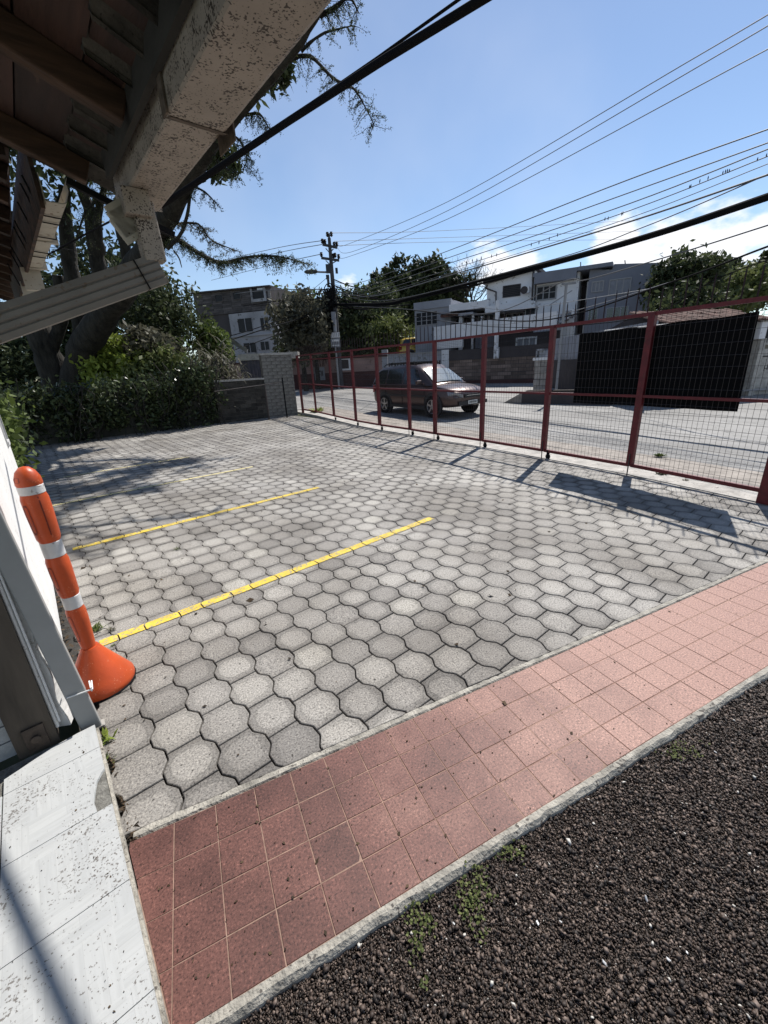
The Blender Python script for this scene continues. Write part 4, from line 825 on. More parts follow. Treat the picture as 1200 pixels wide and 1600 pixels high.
# ---- the big leaning tree
BT = thing('big_tree', G(110, 664) * [1, 1, 0] + np.array([0, .9, 0]), 'big dark forked tree at the back left, one limb leaning over to the gutter', 'tree')
def limb(pts, radii, name='limb', par=None, seg=12):
    P = [E(*p) for p in pts]; 
    if pts[0][1] > 600: P[0][2] = -.1
    # subdivide with catmull for smooth bends and knobbly bark
    Q = []; RR = []
    for i in range(len(P) - 1):
        p0, p1, p2, p3 = P[max(i - 1, 0)], P[i], P[i + 1], P[min(i + 2, len(P) - 1)]
        for t in np.linspace(0, 1, 5)[:-1]:
            Q.append(.5 * ((2 * p1) + (-p0 + p2) * t + (2 * p0 - 5 * p1 + 4 * p2 - p3) * t * t + (-p0 + 3 * p1 - 3 * p2 + p3) * t ** 3) + rng.normal(size=3) * radii[i] * .07); RR.append((radii[i] * (1 - t) + radii[i + 1] * t) * (1 + rng.normal() * .07))
    Q.append(P[-1]); RR.append(radii[-1]); mb = MB().tube(Q, RR, seg); o = mb.build(name, m_bark, BT if par is None else par, True); return Q
limb([(112, 665, 15.6), (118, 600, 15.5), (128, 550, 15.1), (162, 495, 14.3), (206, 430, 13.2), (244, 372, 12.3), (286, 288, 11.2), (328, 224, 10.4), (384, 160, 9.6), (444, 98, 8.9), (492, 28, 8.3), (524, -40, 7.8)], [.62, .50, .46, .37, .32, .28, .22, .17, .11, .075, .055, .04], 'trunk')
limb([(88, 665, 15.6), (85, 590, 15.6), (70, 540, 15.4), (52, 480, 15.3), (35, 400, 15.2), (20, 330, 15)], [.55, .46, .42, .30, .22, .15], 'trunk')
limb([(124, 560, 15.2), (128, 500, 15.1), (112, 430, 15), (104, 360, 14.8), (100, 290, 14.6)], [.32, .28, .24, .20, .14])
limb([(150, 520, 14.9), (160, 450, 14.6), (150, 400, 14.3), (142, 340, 14.1), (128, 290, 13.8), (120, 240, 13.5)], [.28, .24, .2, .17, .13, .08])
limb([(185, 470, 13.8), (200, 420, 13.5), (190, 370, 13.2), (170, 320, 13)], [.22, .17, .12, .07])
limb([(75, 560, 15.5), (95, 500, 15.2), (90, 430, 15)], [.22, .2, .15])
limb([(158, 395, 14.3), (152, 350, 14), (160, 305, 13.8), (175, 270, 13.6)], [.13, .11, .08, .05])
# side branches with feathery sprays
SPR = [([(243, 392, 12.4), (270, 372, 12.1), (310, 395, 11.8), (345, 410, 11.6), (385, 402, 11.3), (430, 400, 11.1), (478, 412, 10.9)], [.11, .07, .05, .04, .03, .02, .008], 210, .34),
       ([(262, 388, 12), (285, 360, 11.6), (296, 315, 11.3), (300, 262, 11.2)], [.05, .04, .035, .03], 14, .3),
       ([(272, 392, 11.7), (280, 404, 11.6), (284, 418, 11.5)], [.02, .018, .008], 0, .1),
       ([(455, 92, 8.9), (485, 88, 8.8), (520, 122, 8.7), (552, 138, 8.6), (572, 170, 8.5), (586, 198, 8.4)], [.035, .028, .022, .016, .01, .004], 110, .30),
       ([(500, 25, 8.3), (525, 10, 8.2), (545, -5, 8.1), (560, 20, 8.1)], [.04, .03, .02, .01], 55, .30),
       ([(415, 140, 9.4), (430, 130, 9.3), (441, 122, 9.2)], [.03, .02, .01], 16, .25),
       ([(470, 80, 8.8), (500, 55, 8.7), (530, 45, 8.6), (552, 40, 8.5)], [.03, .02, .012, .006], 34, .28),
       ([(345, 222, 10.4), (370, 215, 10.2), (385, 245, 10.1), (380, 265, 10)], [.03, .02, .012, .006], 55, .34),
       ([(330, 240, 10.6), (350, 262, 10.5), (372, 270, 10.4)], [.03, .02, .01], 40, .34),
       ([(380, 180, 9.8), (405, 178, 9.7), (420, 200, 9.6)], [.03, .02, .01], 60, .32),
       ([(300, 290, 11.2), (320, 300, 11), (338, 318, 10.9)], [.03, .02, .01], 22, .3),
       ([(275, 350, 11.8), (310, 350, 11.6), (330, 375, 11.5), (370, 392, 11.3)], [.03, .02, .015, .01], 95, .34),
       ([(128, 290, 13.8), (150, 270, 13.5), (172, 280, 13.3), (185, 320, 13.1)], [.06, .05, .03, .02], 120, .5),
       ([(160, 305, 13.8), (135, 330, 13.6), (120, 370, 13.5)], [.05, .03, .02], 90, .5),
       ([(100, 300, 14.6), (80, 330, 14.3), (60, 380, 14)], [.05, .03, .02], 80, .5)]
for k, (pts, rad, ntw, ln) in enumerate(SPR):
    Q = limb(pts, rad, 'branch', seg=7)
    if ntw: feather('leaf_sprays', Q, int(ntw * (1.25 if k == 0 else .62)), ln, m_leafdark if k != 11 else m_leafgray, BT, 70 + k, leaf=.044 if pts[0][2] > 10 else .031)
# crown mass hidden above the eave: what throws the dappled shade on the yard
SV_ = np.array([.656, .424, 1.])
lf = leaves('crown', [(E(20, 180, 13.5), (3.4, 2.6, 1.7), 4500), (G(62, 716) + SV_ * 7.7, (1.1, .9, .5), 1500), (G(88, 742) + SV_ * 8.8, (.8, .7, .45), 1100), (G(150, 765) + SV_ * 13, (1.3, 1.1, .6), 700), (G(210, 735) + SV_ * 13.5, (1.5, .9, .6), 500)], .13, m_leafdark, BT, seed=90); lf['kind'] = 'stuff'
# weeds and debris
def weed(c, n, L, m, label, seed, grp=None):
    rg = np.random.default_rng(seed); V = []; c = np.array(c, float)
    for i in range(n):
        a = rg.uniform(0, 6.28); p = c + np.array([rg.normal() * .025, rg.normal() * .025, 0]) * L / .08; d = np.array([math.cos(a), math.sin(a), rg.uniform(.3, 1.4)]); d /= np.linalg.norm(d); l = L * rg.uniform(.4, 1.1); sd = np.array([-math.sin(a), math.cos(a), 0]) * l * .13; q = p + d * l; V.append([p, p + d * l * .5 + sd, q + ng * -l * .1, p + d * l * .5 - sd])
    V = np.array(V).reshape(-1, 3); o = link('weed', npmesh('weed', V, np.arange(len(V)).reshape(-1, 4), m, rg.random(len(V) // 4))); tag(o, label, 'weed', grp); return o
weed(G(168, 1155), 22, .06, m_leafyel, 'bright green weed in the joint beside the porch corner', 1)
weed(G(165, 1190), 14, .04, m_leafmid, 'small weed in the joint just below the bright green one', 2)
weed(G(152, 985), 60, .055, m_leafmid, 'tuft of dark green weeds beside the bollard at the yellow line', 3)
weed(G(175, 985), 26, .035, m_leafgray, 'dry weed right of the tuft on the yellow line', 4)
weed(G(178, 1008), 30, .02, m_leafmid, 'moss clump on the joint under the yellow line', 5)
weed(G(278, 858), 20, .04, m_leafmid, 'tiny weed between pavers near the second yellow line', 6)
weed(G(1035, 742), 130, .075, m_leafgray, 'grey green weeds on the concrete strip below the fence', 7)
weed(G(1072, 752), 60, .05, m_leafgray, 'small weeds right of the grey green clump under the fence', 8)
weed(G(1030, 713), 160, .08, m_leafmid, 'green weeds at the kerb across the fence', 9)
weed(np.array([POST[0][0] + .45, POST[0][1] - .3, .1]), 90, .3, m_leafyel, 'yellow green weeds at the foot of the brick pillar', 10)
def gweed(px, py, sx, sy, n, seed, label):
    rg = np.random.default_rng(seed); V = []
    for i in range(n):
        p = G(px + rg.normal() * sx, py + rg.normal() * sy, -.032); 
        for j in range(6):
            a = rg.uniform(0, 6.28); d = np.array([math.cos(a), math.sin(a), rg.uniform(.1, .8)]); l = rg.uniform(.006, .0125); sd = np.array([-math.sin(a), math.cos(a), .2]) * l * .4; q0 = p + rg.normal(size=3) * .009 + ng * .014; V.append([q0, q0 + d * l * .5 + sd, q0 + d * l, q0 + d * l * .5 - sd])
    V = np.array(V).reshape(-1, 3); tag(link('ground_weed', npmesh('ground_weed', V, np.arange(len(V)).reshape(-1, 4), m_leafmid2, rg.random(len(V) // 4))), label, 'weed', kind='stuff')
gweed(740, 1405, 13, 32, 50, 1, 'sprawling small leaved weed in the gravel by the walkway edge')
gweed(655, 1455, 10, 30, 36, 2, 'small leaved weed left of the larger one in the gravel')
gweed(800, 1335, 12, 6, 14, 4, 'tiny weed at the kerb right of the sprawling one')
gweed(1065, 1178, 14, 6, 22, 3, 'dry yellowish weed in the gravel near the right edge')
# fallen leaves and grit on the paving
def litter(name, n, fpos, size, m, label, seed):
    rg = np.random.default_rng(seed); V = []
    while len(V) < n:
        p = fpos(rg)
        if p is None: continue
        a = rg.uniform(0, 6.28); s = size * math.exp(rg.normal() * .45); u = np.array([math.cos(a), math.sin(a), rg.normal() * .25]) * s; v = np.array([-math.sin(a), math.cos(a), rg.normal() * .4]) * s * rg.uniform(.3, .8); V.append([p - u, p + v, p + u, p - v])
    V = np.array(V).reshape(-1, 3); V[:, 2] += size * .35; tag(link(name, npmesh(name, V, np.arange(len(V)).reshape(-1, 4), m, rg.random(len(V) // 4))), label, 'litter', kind='stuff')
m_litter = leafmat('dry_leaf_litter', (.018, .014, .01), (.09, .06, .035), .8, .05)
def onwalk(rg):
    x, y = rg.uniform(-.4, 4.5), rg.uniform(.76, 1.34); return np.array([x, y, .001]) if rg.random() < 1.3 / (1 + x * x) else None
def onporch(rg):
    n_, w_ = rg.uniform(-.9, -.14), rg.uniform(.2, 2.08); return hp(n_, w_, .051) if rg.random() < .35 + .65 * math.exp(-((n_ + .2 + .03 * math.sin(w_ * 9)) / .05) ** 2) else None
def onyard(rg):
    n_, w_ = rg.uniform(-.15, 4.5), rg.uniform(1.3, 15); P = hp(n_, w_, .002); P[2] += max(0, .012 * (P[1] - 11)); return P if P[1] > 1.4 and P[0] < 5 and rg.random() < .25 + .75 * (w_ > 8) * (n_ < 3) + .4 * (n_ < .1) else None
litter('walkway_litter', 330, onwalk, .0038, m_litter, 'dark bits of bark and seed scattered on the red tiles', 1)
litter('porch_litter', 420, onporch, .0022, m_litter, 'fine dark crumbs on the white porch tiles', 2)
litter('yard_litter', 900, onyard, .010, m_litter, 'fallen leaves scattered over the pavers', 3)
litter('joint_moss', 500, lambda rg: hp(-.175 + rg.normal() * .022, rg.uniform(1.2, 9), .002) , .012, m_litter, 'dirt and dead leaves gathered along the foot of the wall', 4)
litter('joint_moss', 350, lambda rg: hp(-.108 + abs(rg.normal()) * .012, rg.uniform(1.35, 2.12), -.004) , .006, m_litter, 'dirt and moss in the joint along the porch edge', 5)
for k, (px, py, rr) in enumerate(((709, 1443, .006), (840, 1442, .007), (876, 1440, .006), (1010, 1405, .010), (1118, 1175, .006), (945, 1505, .008), (1045, 1500, .007), (1072, 1487, .006))):
    p = G(px, py, -.02); u = rng.normal(size=3); u[2] = abs(u[2]) * .3; u /= np.linalg.norm(u)
    tag(MB().box(p, u * rr * .9, np.cross(u, ng) * rr * .5 + u * rr * .2, ng * rr * .3).build('white_chip', m_refl, bevel=rr * .25), 'white chip in the dark gravel ' + ['left of the sprawling weed, nearest the kerb', 'directly below the sprawling weed', 'just right of the one below the sprawling weed', 'like a thin sliver, in the middle of the bed', 'closest to the dry yellowish weed', 'near the bottom, left of a close pair', 'left one of a close pair near the bottom', 'right one of a close pair near the bottom'][k], 'stone', 'white chips in the gravel')
# ================================================================== CAR
m_carp = mat('dark_grey_car_paint', (.080, .052, .048), .28, .08, 20, 0, metal=.5, spec=.6)
m_cary = mat('yellow_car_paint', (.62, .42, .06), .3, .08, 20, 0, spec=.6)
m_chrome = mat('bright_trim', (.5, .5, .52), .2, .05, 10, 0, metal=.9)
m_rim = mat('alloy_rim', (.35, .35, .37), .3, .1, 10, 0, metal=.8)
m_lamp = mat('clear_lamp_lens', (.22, .22, .23), .12, .1, 20, 0, spec=.8)
m_redlamp = mat('red_lamp_lens', (.25, .01, .01), .2, .1, 20, 0)
m_trim = mat('dark_plastic_trim', (.02, .02, .022), .6, .1, 20, 0)
m_plate = mat('pale_plate', (.6, .6, .58), .5, .05, 20, 0)
def car(loc, fwd, paint, label, rack=True, plate=True):
    fwd = np.array([fwd[0], fwd[1], 0.]); fwd /= np.linalg.norm(fwd); lf = np.array([-fwd[1], fwd[0], 0]); loc = np.array(loc, float)
    C_ = thing('car', loc, label, 'car'); W = lambda x, y, z: loc + fwd * x + lf * y + ng * z * .955
    # body: stations along x, ring of half section
    st = [(-2.13, .55, .62, .86, .80), (-2.10, .40, .74, .95, .86), (-1.95, .30, .82, 1.02, .90), (-1.3, .27, .86, 1.04, .90), (-.3, .26, .87, 1.03, .90), (.7, .26, .87, 1.01, .89), (1.05, .27, .87, 1.00, .86), (1.5, .28, .85, .95, .80), (1.85, .30, .80, .88, .70), (2.05, .34, .72, .78, .58), (2.14, .42, .58, .68, .50)]
    mb = MB(); K = 12; V = []
    for x, zb, hwid, zt, hb in st:
        ring = [(0, zb), (hwid * .9, zb), (hwid * .985, zb + (zt - zb) * .12), (hwid, zb + (zt - zb) * .45), (hwid * 1.0, zb + (zt - zb) * .55), (hwid * .965, zb + (zt - zb) * .8), (hwid * .93, zt - .02), (hwid * .88, zt + .008), (0, zt + .045 * (x > .9) + .02)]
        full_ = ring + [(-a, b) for a, b in ring[-2:0:-1]]; V += [W(x, a, b) for a, b in full_]
    n_ = 16; F = [[i * n_ + k, i * n_ + (k + 1) % n_, (i + 1) * n_ + (k + 1) % n_, (i + 1) * n_ + k] for i in range(len(st) - 1) for k in range(n_)] + [list(range(n_)), [(len(st) - 1) * n_ + k for k in range(n_)]]
    body = mb.add(V, F).build('body', paint, C_, True); sm = body.modifiers.new('s', 'SUBSURF'); sm.levels = 1; sm.render_levels = 2
    # cabin
    cab = [(-2.05, .86, 1.00, .70, 1.06), (-1.92, .85, 1.0, .66, 1.50), (-1.55, .85, 1.0, .63, 1.635), (-.4, .85, 1.0, .63, 1.68), (.22, .85, 1.0, .61, 1.64), (.50, .85, 1.0, .60, 1.50), (1.16, .84, .99, .68, 1.02)]
    V = []
    for x, hb, zb, ht, zt in cab: V += [W(x, hb, zb), W(x, hb + (ht - hb) * .5 + .012, zb + (zt - zb) * .5), W(x, ht + .03, zb + (zt - zb) * .90), W(x, ht - .06, zt), W(x, 0, zt + .03), W(x, -(ht - .06), zt), W(x, -(ht + .03), zb + (zt - zb) * .90), W(x, -(hb + (ht - hb) * .5 + .012), zb + (zt - zb) * .5), W(x, -hb, zb)]
    F = [[9 * i + k, 9 * i + k + 1, 9 * i + 10 + k, 9 * i + 9 + k] for i in range(6) for k in range(8)] + [[0, 1, 2, 3, 4, 5, 6, 7, 8]]
    MB().add(V, F).build('cabin', paint, C_, True)
    def side(x, t):                      # half-width and z on the cabin side at height fraction t
        i = max(j for j in range(len(cab) - 1) if cab[j][0] <= x) if x > cab[0][0] else 0; a, b = cab[i], cab[i + 1]; u = (x - a[0]) / (b[0] - a[0]); q = [a[j] * (1 - u) + b[j] * u for j in range(5)]
        z = q[2] + (q[4] - q[2]) * t; return (np.interp(t, [0, .5, .9, 1], [q[1], q[1] + (q[3] - q[1]) * .5 + .012, q[3] + .03, q[3] - .06]), z)
    for s in (1, -1):
        for x0, x1, xt0, xt1 in ((-1.95, -1.22, -1.72, -1.2), (-1.14, -.28, -1.14, -.28), (-.20, .82, -.20, .34)):
            V = []; N_ = 6
            for j in range(N_ + 1):
                for q in range(5):
                    t = .08 + .76 * q / 4; u = j / N_; x = (x0 + (x1 - x0) * u) * (1 - q / 4) + (xt0 + (xt1 - xt0) * u) * (q / 4); h_, z = side(x, t); V.append(W(x, s * (h_ + .006), z))
            MB().add(V, [[5 * j + q, 5 * j + q + 1, 5 * j + 6 + q, 5 * j + 5 + q] for j in range(N_) for q in range(4)]).build('side_window', m_glassdark, C_, True)
        for cx in (-1.25, 1.25):
            ar = MB().lathe([(0, 0), (.40, 0), (.40, .035), (.36, .04), (0, .04)], W(cx, s * .835, .36), 28, lf * s); ar.build('wheel_arch', m_trim, C_, True)
            wc = W(cx, s * .70, .335); wh = MB().lathe([(0, 0), (.30, 0), (.335, .03), (.335, .17), (.30, .20), (.215, .20), (.21, .15), (0, .15)], wc, 28, lf * s).build('wheel', m_black, C_, True)
            rm = MB().lathe([(.0, .185), (.05, .19), (.05, .15), (.19, .15), (.205, .198), (.217, .2), (.217, .14), (0, .14)], wc, 28, lf * s)
            for k in range(5):
                a = k * 2 * math.pi / 5 + .3; dr = fwd * math.cos(a) + ng * math.sin(a); rm.bar(wc + lf * s * .175 + dr * .03, wc + lf * s * .185 + dr * .20, .055, .03, up=lf * s)
            rm.build('rim', m_rim, wh)
        MB().box(W(.72, s * .95, 1.10), fwd * .05, lf * .11, ng * .065).build('mirror', paint, C_, bevel=.03)
        for hx in (-.95, .05): MB().box(W(hx, s * .883, .89), fwd * .09, lf * .012, ng * .016).build('door_handle', m_chrome, C_, bevel=.006)
        mb = MB(); mb.bar(W(-1.0, s * .872, .68), W(.95, s * .872, .66), .02, .05); mb.build('side_moulding', m_trim, C_)
        sl = MB(); sl.bar(W(-.95, s * .86, .30), W(.9, s * .86, .29), .05, .09); sl.build('sill', m_trim, C_)
        for dx in (-1.18, -.24, .88): sl = MB().bar(W(dx, s * .876, .36), W(dx, s * .871, .98), .008, .008, up=lf).build('door_seam', m_black, C_)
        hl = MB().add([W(1.80, s * .785, .80), W(2.03, s * .66, .76), W(2.13, s * .44, .70), W(2.14, s * .42, .60), W(2.06, s * .66, .62), W(1.86, s * .80, .68)], [[0, 1, 2, 3, 4, 5]]); so_ = hl.build('headlight', m_lamp, C_); so_.location = so_.location; so_.modifiers.new('s', 'SOLIDIFY').thickness = -.05
        MB().box(W(2.13, s * .52, .40), fwd * .02, lf * .06, ng * .035).build('fog_light', m_lamp, C_, bevel=.01)
        MB().add([W(-2.14, s * .60, .72), W(-2.09, s * .78, .74), W(-1.94, s * .845, .80), W(-1.96, s * .84, 1.06), W(-2.12, s * .72, 1.04)], [[0, 1, 2, 3, 4]]).build('tail_light', m_redlamp, C_).modifiers.new('s', 'SOLIDIFY').thickness = .05
    # windscreen
    V = []
    for j in range(7):
        y = -1 + 2 * j / 6
        for x, hb, z in ((.535, .55, 1.478), (.80, .60, 1.30), (1.10, .66, 1.075)): V.append(W(x + .012, y * hb, z + .028 * (1 - y * y) * 1 + .015))
    MB().add(V, [[3 * j + q, 3 * j + q + 1, 3 * j + 4 + q, 3 * j + 3 + q] for j in range(6) for q in range(2)]).build('windscreen', mat('windscreen_glass', (.22, .25, .27), .1, .1, 3, 0, spec=1.0), C_, True)
    MB().add([W(-1.985, .56, 1.42), W(-1.985, -.56, 1.42), W(-2.06, -.62, 1.10), W(-2.06, .62, 1.10)], [[0, 1, 2, 3]]).build('rear_window', m_glassdark, C_).modifiers.new('s', 'SOLIDIFY').thickness = .02
    g_ = MB(); g_.box(W(2.145, 0, .66), fwd * .012, lf * .36, ng * .055); g_.box(W(2.16, 0, .44), fwd * .02, lf * .62, ng * .055); g_.build('grille', m_trim, C_)
    MB().box(W(2.165, 0, .67), fwd * .006, lf * .30, ng * .008).build('grille_bar', m_chrome, C_)
    if plate:
        p_ = MB().box(W(2.19, -.05, .46), fwd * .006, lf * .20, ng * .055).build('number_plate', m_plate, C_)
        t_ = MB()
        for k in range(7): t_.box(W(2.198, -.19 + k * .047, .46), fwd * .002, lf * .014, ng * .028)
        t_.build('plate_marks', m_trim, p_)
    if rack:
        for s in (1, -1): MB().tube([W(-1.6, s * .55, 1.65), W(-1.5, s * .55, 1.72), W(.0, s * .54, 1.735), W(.15, s * .54, 1.66)], .018, 6).build('roof_rail', m_black, C_)
        for x in (-1.15, -.25): MB().bar(W(x, -.60, 1.755), W(x, .60, 1.755), .06, .03).build('roof_bar', m_black, C_)
        MB().box(W(-.7, 0, 1.765), fwd * .62, lf * .42, ng * .008).build('roof_basket', m_trim, C_)
    return C_
FRn, RRn = T(677, 650), T(605, 642)
fd = (FRn - RRn) * [1, 1, 0]; fd /= np.linalg.norm(fd); lfv = np.array([-fd[1], fd[0], 0])
cc = (FRn + RRn) / 2 + lfv * .80; cc[2] = tz(cc[0], cc[1]) - .055
car(cc, fd, m_carp, 'dark grey station car with roof rack driving along the street behind the fence')
# ================================================================== BUILDINGS ACROSS THE STREET
class Face:
    """vertical wall plane through two ground points; hit() gives (distance along it, height) for a line of sight"""
    def __init__(s, A, B): s.A = np.array([A[0], A[1], 0.]); t = np.array([B[0] - A[0], B[1] - A[1], 0.]); s.L = np.linalg.norm(t); s.t = t / s.L; s.n = np.array([s.t[1], -s.t[0], 0]); s.n = s.n * (-1 if s.n @ s.A > 0 else 1)
    def hit(s, x, y): d = pray(x, y); k = ((s.A - EYE) @ s.n) / (d @ s.n); P = EYE + d * k; return (P - s.A) @ s.t, P[2]
    def rect(s, x0, y0, x1, y1): ym = (y0 + y1) / 2; xm = (x0 + x1) / 2; return s.hit(x0, ym)[0], s.hit(xm, y1)[1], s.hit(x1, ym)[0], s.hit(xm, y0)[1]
    def P(s, a, z, o=0.): return s.A + s.t * a + s.n * o + ng * z
    def box(s, mb, r, o0, o1): a0, z0, a1, z1 = r; return mb.box(s.P((a0 + a1) / 2, (z0 + z1) / 2, (o0 + o1) / 2), s.t * abs(a1 - a0) / 2, s.n * (o1 - o0) / 2, ng * abs(z1 - z0) / 2)
    def part(s, name, r, o0, o1, m, par): return s.box(MB(), r, o0, o1).build(name, m, par)
    def window(s, r, par, fm, gm=None, bars=1, o=0., fw=.07, hb=0):
        a0, z0, a1, z1 = r; w = s.part('window', r, o - .06, o + .012, gm or m_glassfar, par); mb = MB()
        for q in ((a0 - fw, z0 - fw, a0, z1 + fw), (a1, z0 - fw, a1 + fw, z1 + fw), (a0, z0 - fw, a1, z0), (a0, z1, a1, z1 + fw)): s.box(mb, q, o - .01, o + .05)
        for k in range(bars): c = a0 + (a1 - a0) * (k + 1) / (bars + 1); s.box(mb, (c - .03, z0, c + .03, z1), o + .0, o + .035)
        for k in range(hb): c = z0 + (z1 - z0) * (k + 1) / (hb + 1); s.box(mb, (a0, c - .015, a1, c + .015), o + .0, o + .03)
        mb.build('window_frame', fm, w); return w
m_hwhite = mat('off_white_render', (.64, .64, .66), .85, .10, .8, .1, spots=.12, spotcol=(.3, .29, .28), spotscale=6)
m_hgrey = mat('blue_grey_render', (.17, .18, .215), .85, .10, .7, .1)
m_hgrey2 = mat('mid_grey_render', (.26, .27, .30), .85, .12, .7, .1, spots=.1, spotcol=(.15, .15, .15), spotscale=5)
m_hdark = mat('dark_brown_band', (.05, .043, .045), .85, .2, .9, .2)
m_brickbrown = mat('brown_brick', (.17, .125, .105), .9, .35, 1.2, .3, objrand=.4)
m_pink = mat('faded_pink_plaster', (.25, .17, .155), .9, .2, .8, .2, spots=.2, spotcol=(.14, .09, .08), spotscale=5)
m_maroon = mat('dark_maroon_band', (.06, .025, .024), .85, .3, 1, .2)
m_frame = mat('aluminium_frame', (.26, .26, .27), .5, .05, 9, 0)
m_blinds = mat('grey_blinds', (.20, .21, .24), .8, .15, 4, 0)
m_terr2 = mat('terracotta_roof_tile', (.10, .05, .038), .9, .4, 3, .5, objrand=.3)
# ---- long pink wall along the street, behind the far fence run
f1 = Face(T(455, 608), T(640, 600)); a_e = f1.hit(606, 580)[0]
pw = thing('street_wall', f1.P(0, .4), 'long faded pink street wall with a dark maroon base behind the far fence run', 'wall')
zt = f1.hit(530, 561)[1]; zm = f1.hit(530, 582)[1]
f1.part('wall', (-14, zm, a_e, zt), -.25, 0, m_pink, pw); f1.part('base_band', (-14, 0, a_e, zm), -.25, .03, m_maroon, pw); f1.part('coping', (-14, zt, a_e, zt + .12), -.3, .08, m_maroon, pw)
for r, lb in (((533, 562, 545, 576), 0),): f1.window(f1.rect(*r), pw, m_hwhite, m_hdark, 0, .0, .12)
mb = MB(); 
for k, (dx, h_) in enumerate(((0, .5), (.33, .6), (.7, .5), (1.0, .62), (1.35, .5), (1.7, .55), (2.0, .5))):      # faded painted letters, strokes only
    a0 = f1.hit(467, 571)[0] + dx * .92; z0 = f1.hit(475, 574)[1]; f1.box(mb, (a0, z0, a0 + .06, z0 + h_), .001, .008); f1.box(mb, (a0, z0 + h_ * .8, a0 + .22, z0 + h_ * .8 + .07), .001, .008); f1.box(mb, (a0 + .17, z0 + h_ * (.0 if k % 2 else .4), a0 + .23, z0 + h_), .001, .008)
mb.build('painted_lettering', m_maroon, pw)
sg = thing('wall_panel', f1.P(f1.hit(501, 583)[0], 1), 'pale square board with an emblem mounted on the pink street wall', 'board')
f1.part('board', f1.rect(492, 574, 508, 594), .04, .10, m_hgrey2, sg); mb = MB()
for q in ((497, 580, 498, 588), (502, 580, 503, 588), (499, 579, 501.5, 581), (499, 584, 501, 586), (503.5, 579, 505, 587)): f1.box(mb, f1.rect(*q), .10, .107)
mb.build('emblem', m_hdark, sg)
# ---- grey vehicle gate with round holes
f2 = Face(f1.P(a_e + .02, 0), T(700, 598)); L2 = f2.hit(690, 575)[0]; zt2 = f2.hit(650, 553)[1]
gt = thing('vehicle_gate', f2.P(0, .4), 'light grey sheet metal gate with rows of small holes behind the car', 'gate')
npn = 9
for k in range(npn): f2.part('panel', (L2 * k / npn + .015, .3, L2 * (k + 1) / npn - .015, zt2), -.05, .0 + .01 * (k % 2), m_hgrey2, gt)
mb = MB()
for k in range(npn):
    for j in (.25, .7):
        a = L2 * (k + j) / npn; f2.box(mb, (a - .05, zt2 - .75, a + .05, zt2 - .5), .011, .02)
        if k > 5: f2.box(mb, (a - .05, zt2 - 1.5, a + .05, zt2 - 1.25), .011, .02)
mb.build('slots', m_hdark, gt); f2.part('gate_post', (L2, .2, L2 + .5, zt2 + .15), -.3, .12, m_hwhite, gt); f2.part('gate_post', (-.4, .2, -.01, zt2 + .4), -.3, .05, m_hgrey2, gt)
f2.part('top_bar', (0, zt2, L2, zt2 + .08), -.06, .06, m_graymetal, gt)
# yellow car on the raised drive behind the gate
cy = E(663, 548, 34.5); bz = cy[2] - .62; cyc = car((cy[0], cy[1], bz), (1, -.35), m_cary, 'yellow car with a white roof rack parked high behind the grey gate', rack=False, plate=False)
rk = MB(); 
for z in (1.74, 1.80): rk.box((cy[0], cy[1], bz + z), (.6, -.2, 0), (.15, .5, 0), (0, 0, .012))
rk.build('roof_rack', m_white, cyc)
ped = thing('raised_drive', (cy[0], cy[1], .4), 'raised concrete drive carrying the yellow car', 'ramp'); MB().box((cy[0] + .6, cy[1] + .6, (bz + .2) / 2), (3, -.8, 0), (.5, 2, 0), (0, 0, (bz + .2) / 2 - .21)).build('slab', m_hgrey2, ped); MB().box((cy[0] + .6, cy[1] + .6, bz - .006), (3, -.8, 0), (.5, 2, 0), (0, 0, .005)).build('surface', m_conc, ped)
# ---- brick street wall with dark band and white upper parts
f3 = Face(T(700, 598), T(838, 597)); L3 = f3.hit(858, 570)[0]
bwT = thing('street_wall', f3.P(0, .3), 'brown brick street wall under a dark band, right of the grey gate', 'wall')
za = f3.hit(770, 560)[1]; zb_ = f3.hit(770, 543)[1]
f3.part('core', (0, .0, L3, za), -.3, -.02, m_hdark, bwT); z = .35; r = 0; cache = {}
while z < za - .05:
    x = -(r % 2) * .45
    while x < L3:
        a0, a1 = max(0, x), min(L3, x + .9); x += .9
        if a1 - a0 > .1:
            key = round(a1 - a0, 2)
            if key not in cache: cache[key] = MB().box((0, 0, 0), f3.t * (key / 2 - .012), f3.n * .02, ng * .098).mesh('block', m_brickbrown)
            o = bpy.data.objects.new('block', cache[key]); COL.objects.link(o); o.parent = bwT; o.location = Vector(f3.P((a0 + a1) / 2, z + .11, -.005 - .01 * rng.random())) - bwT.location
    z += .22; r += 1
f3.part('dark_band', (0, za, L3, zb_), -.3, .04, m_hdark, bwT); f3.part('base_band', (0, 0, L3, .55), -.3, .03, m_maroon, bwT)
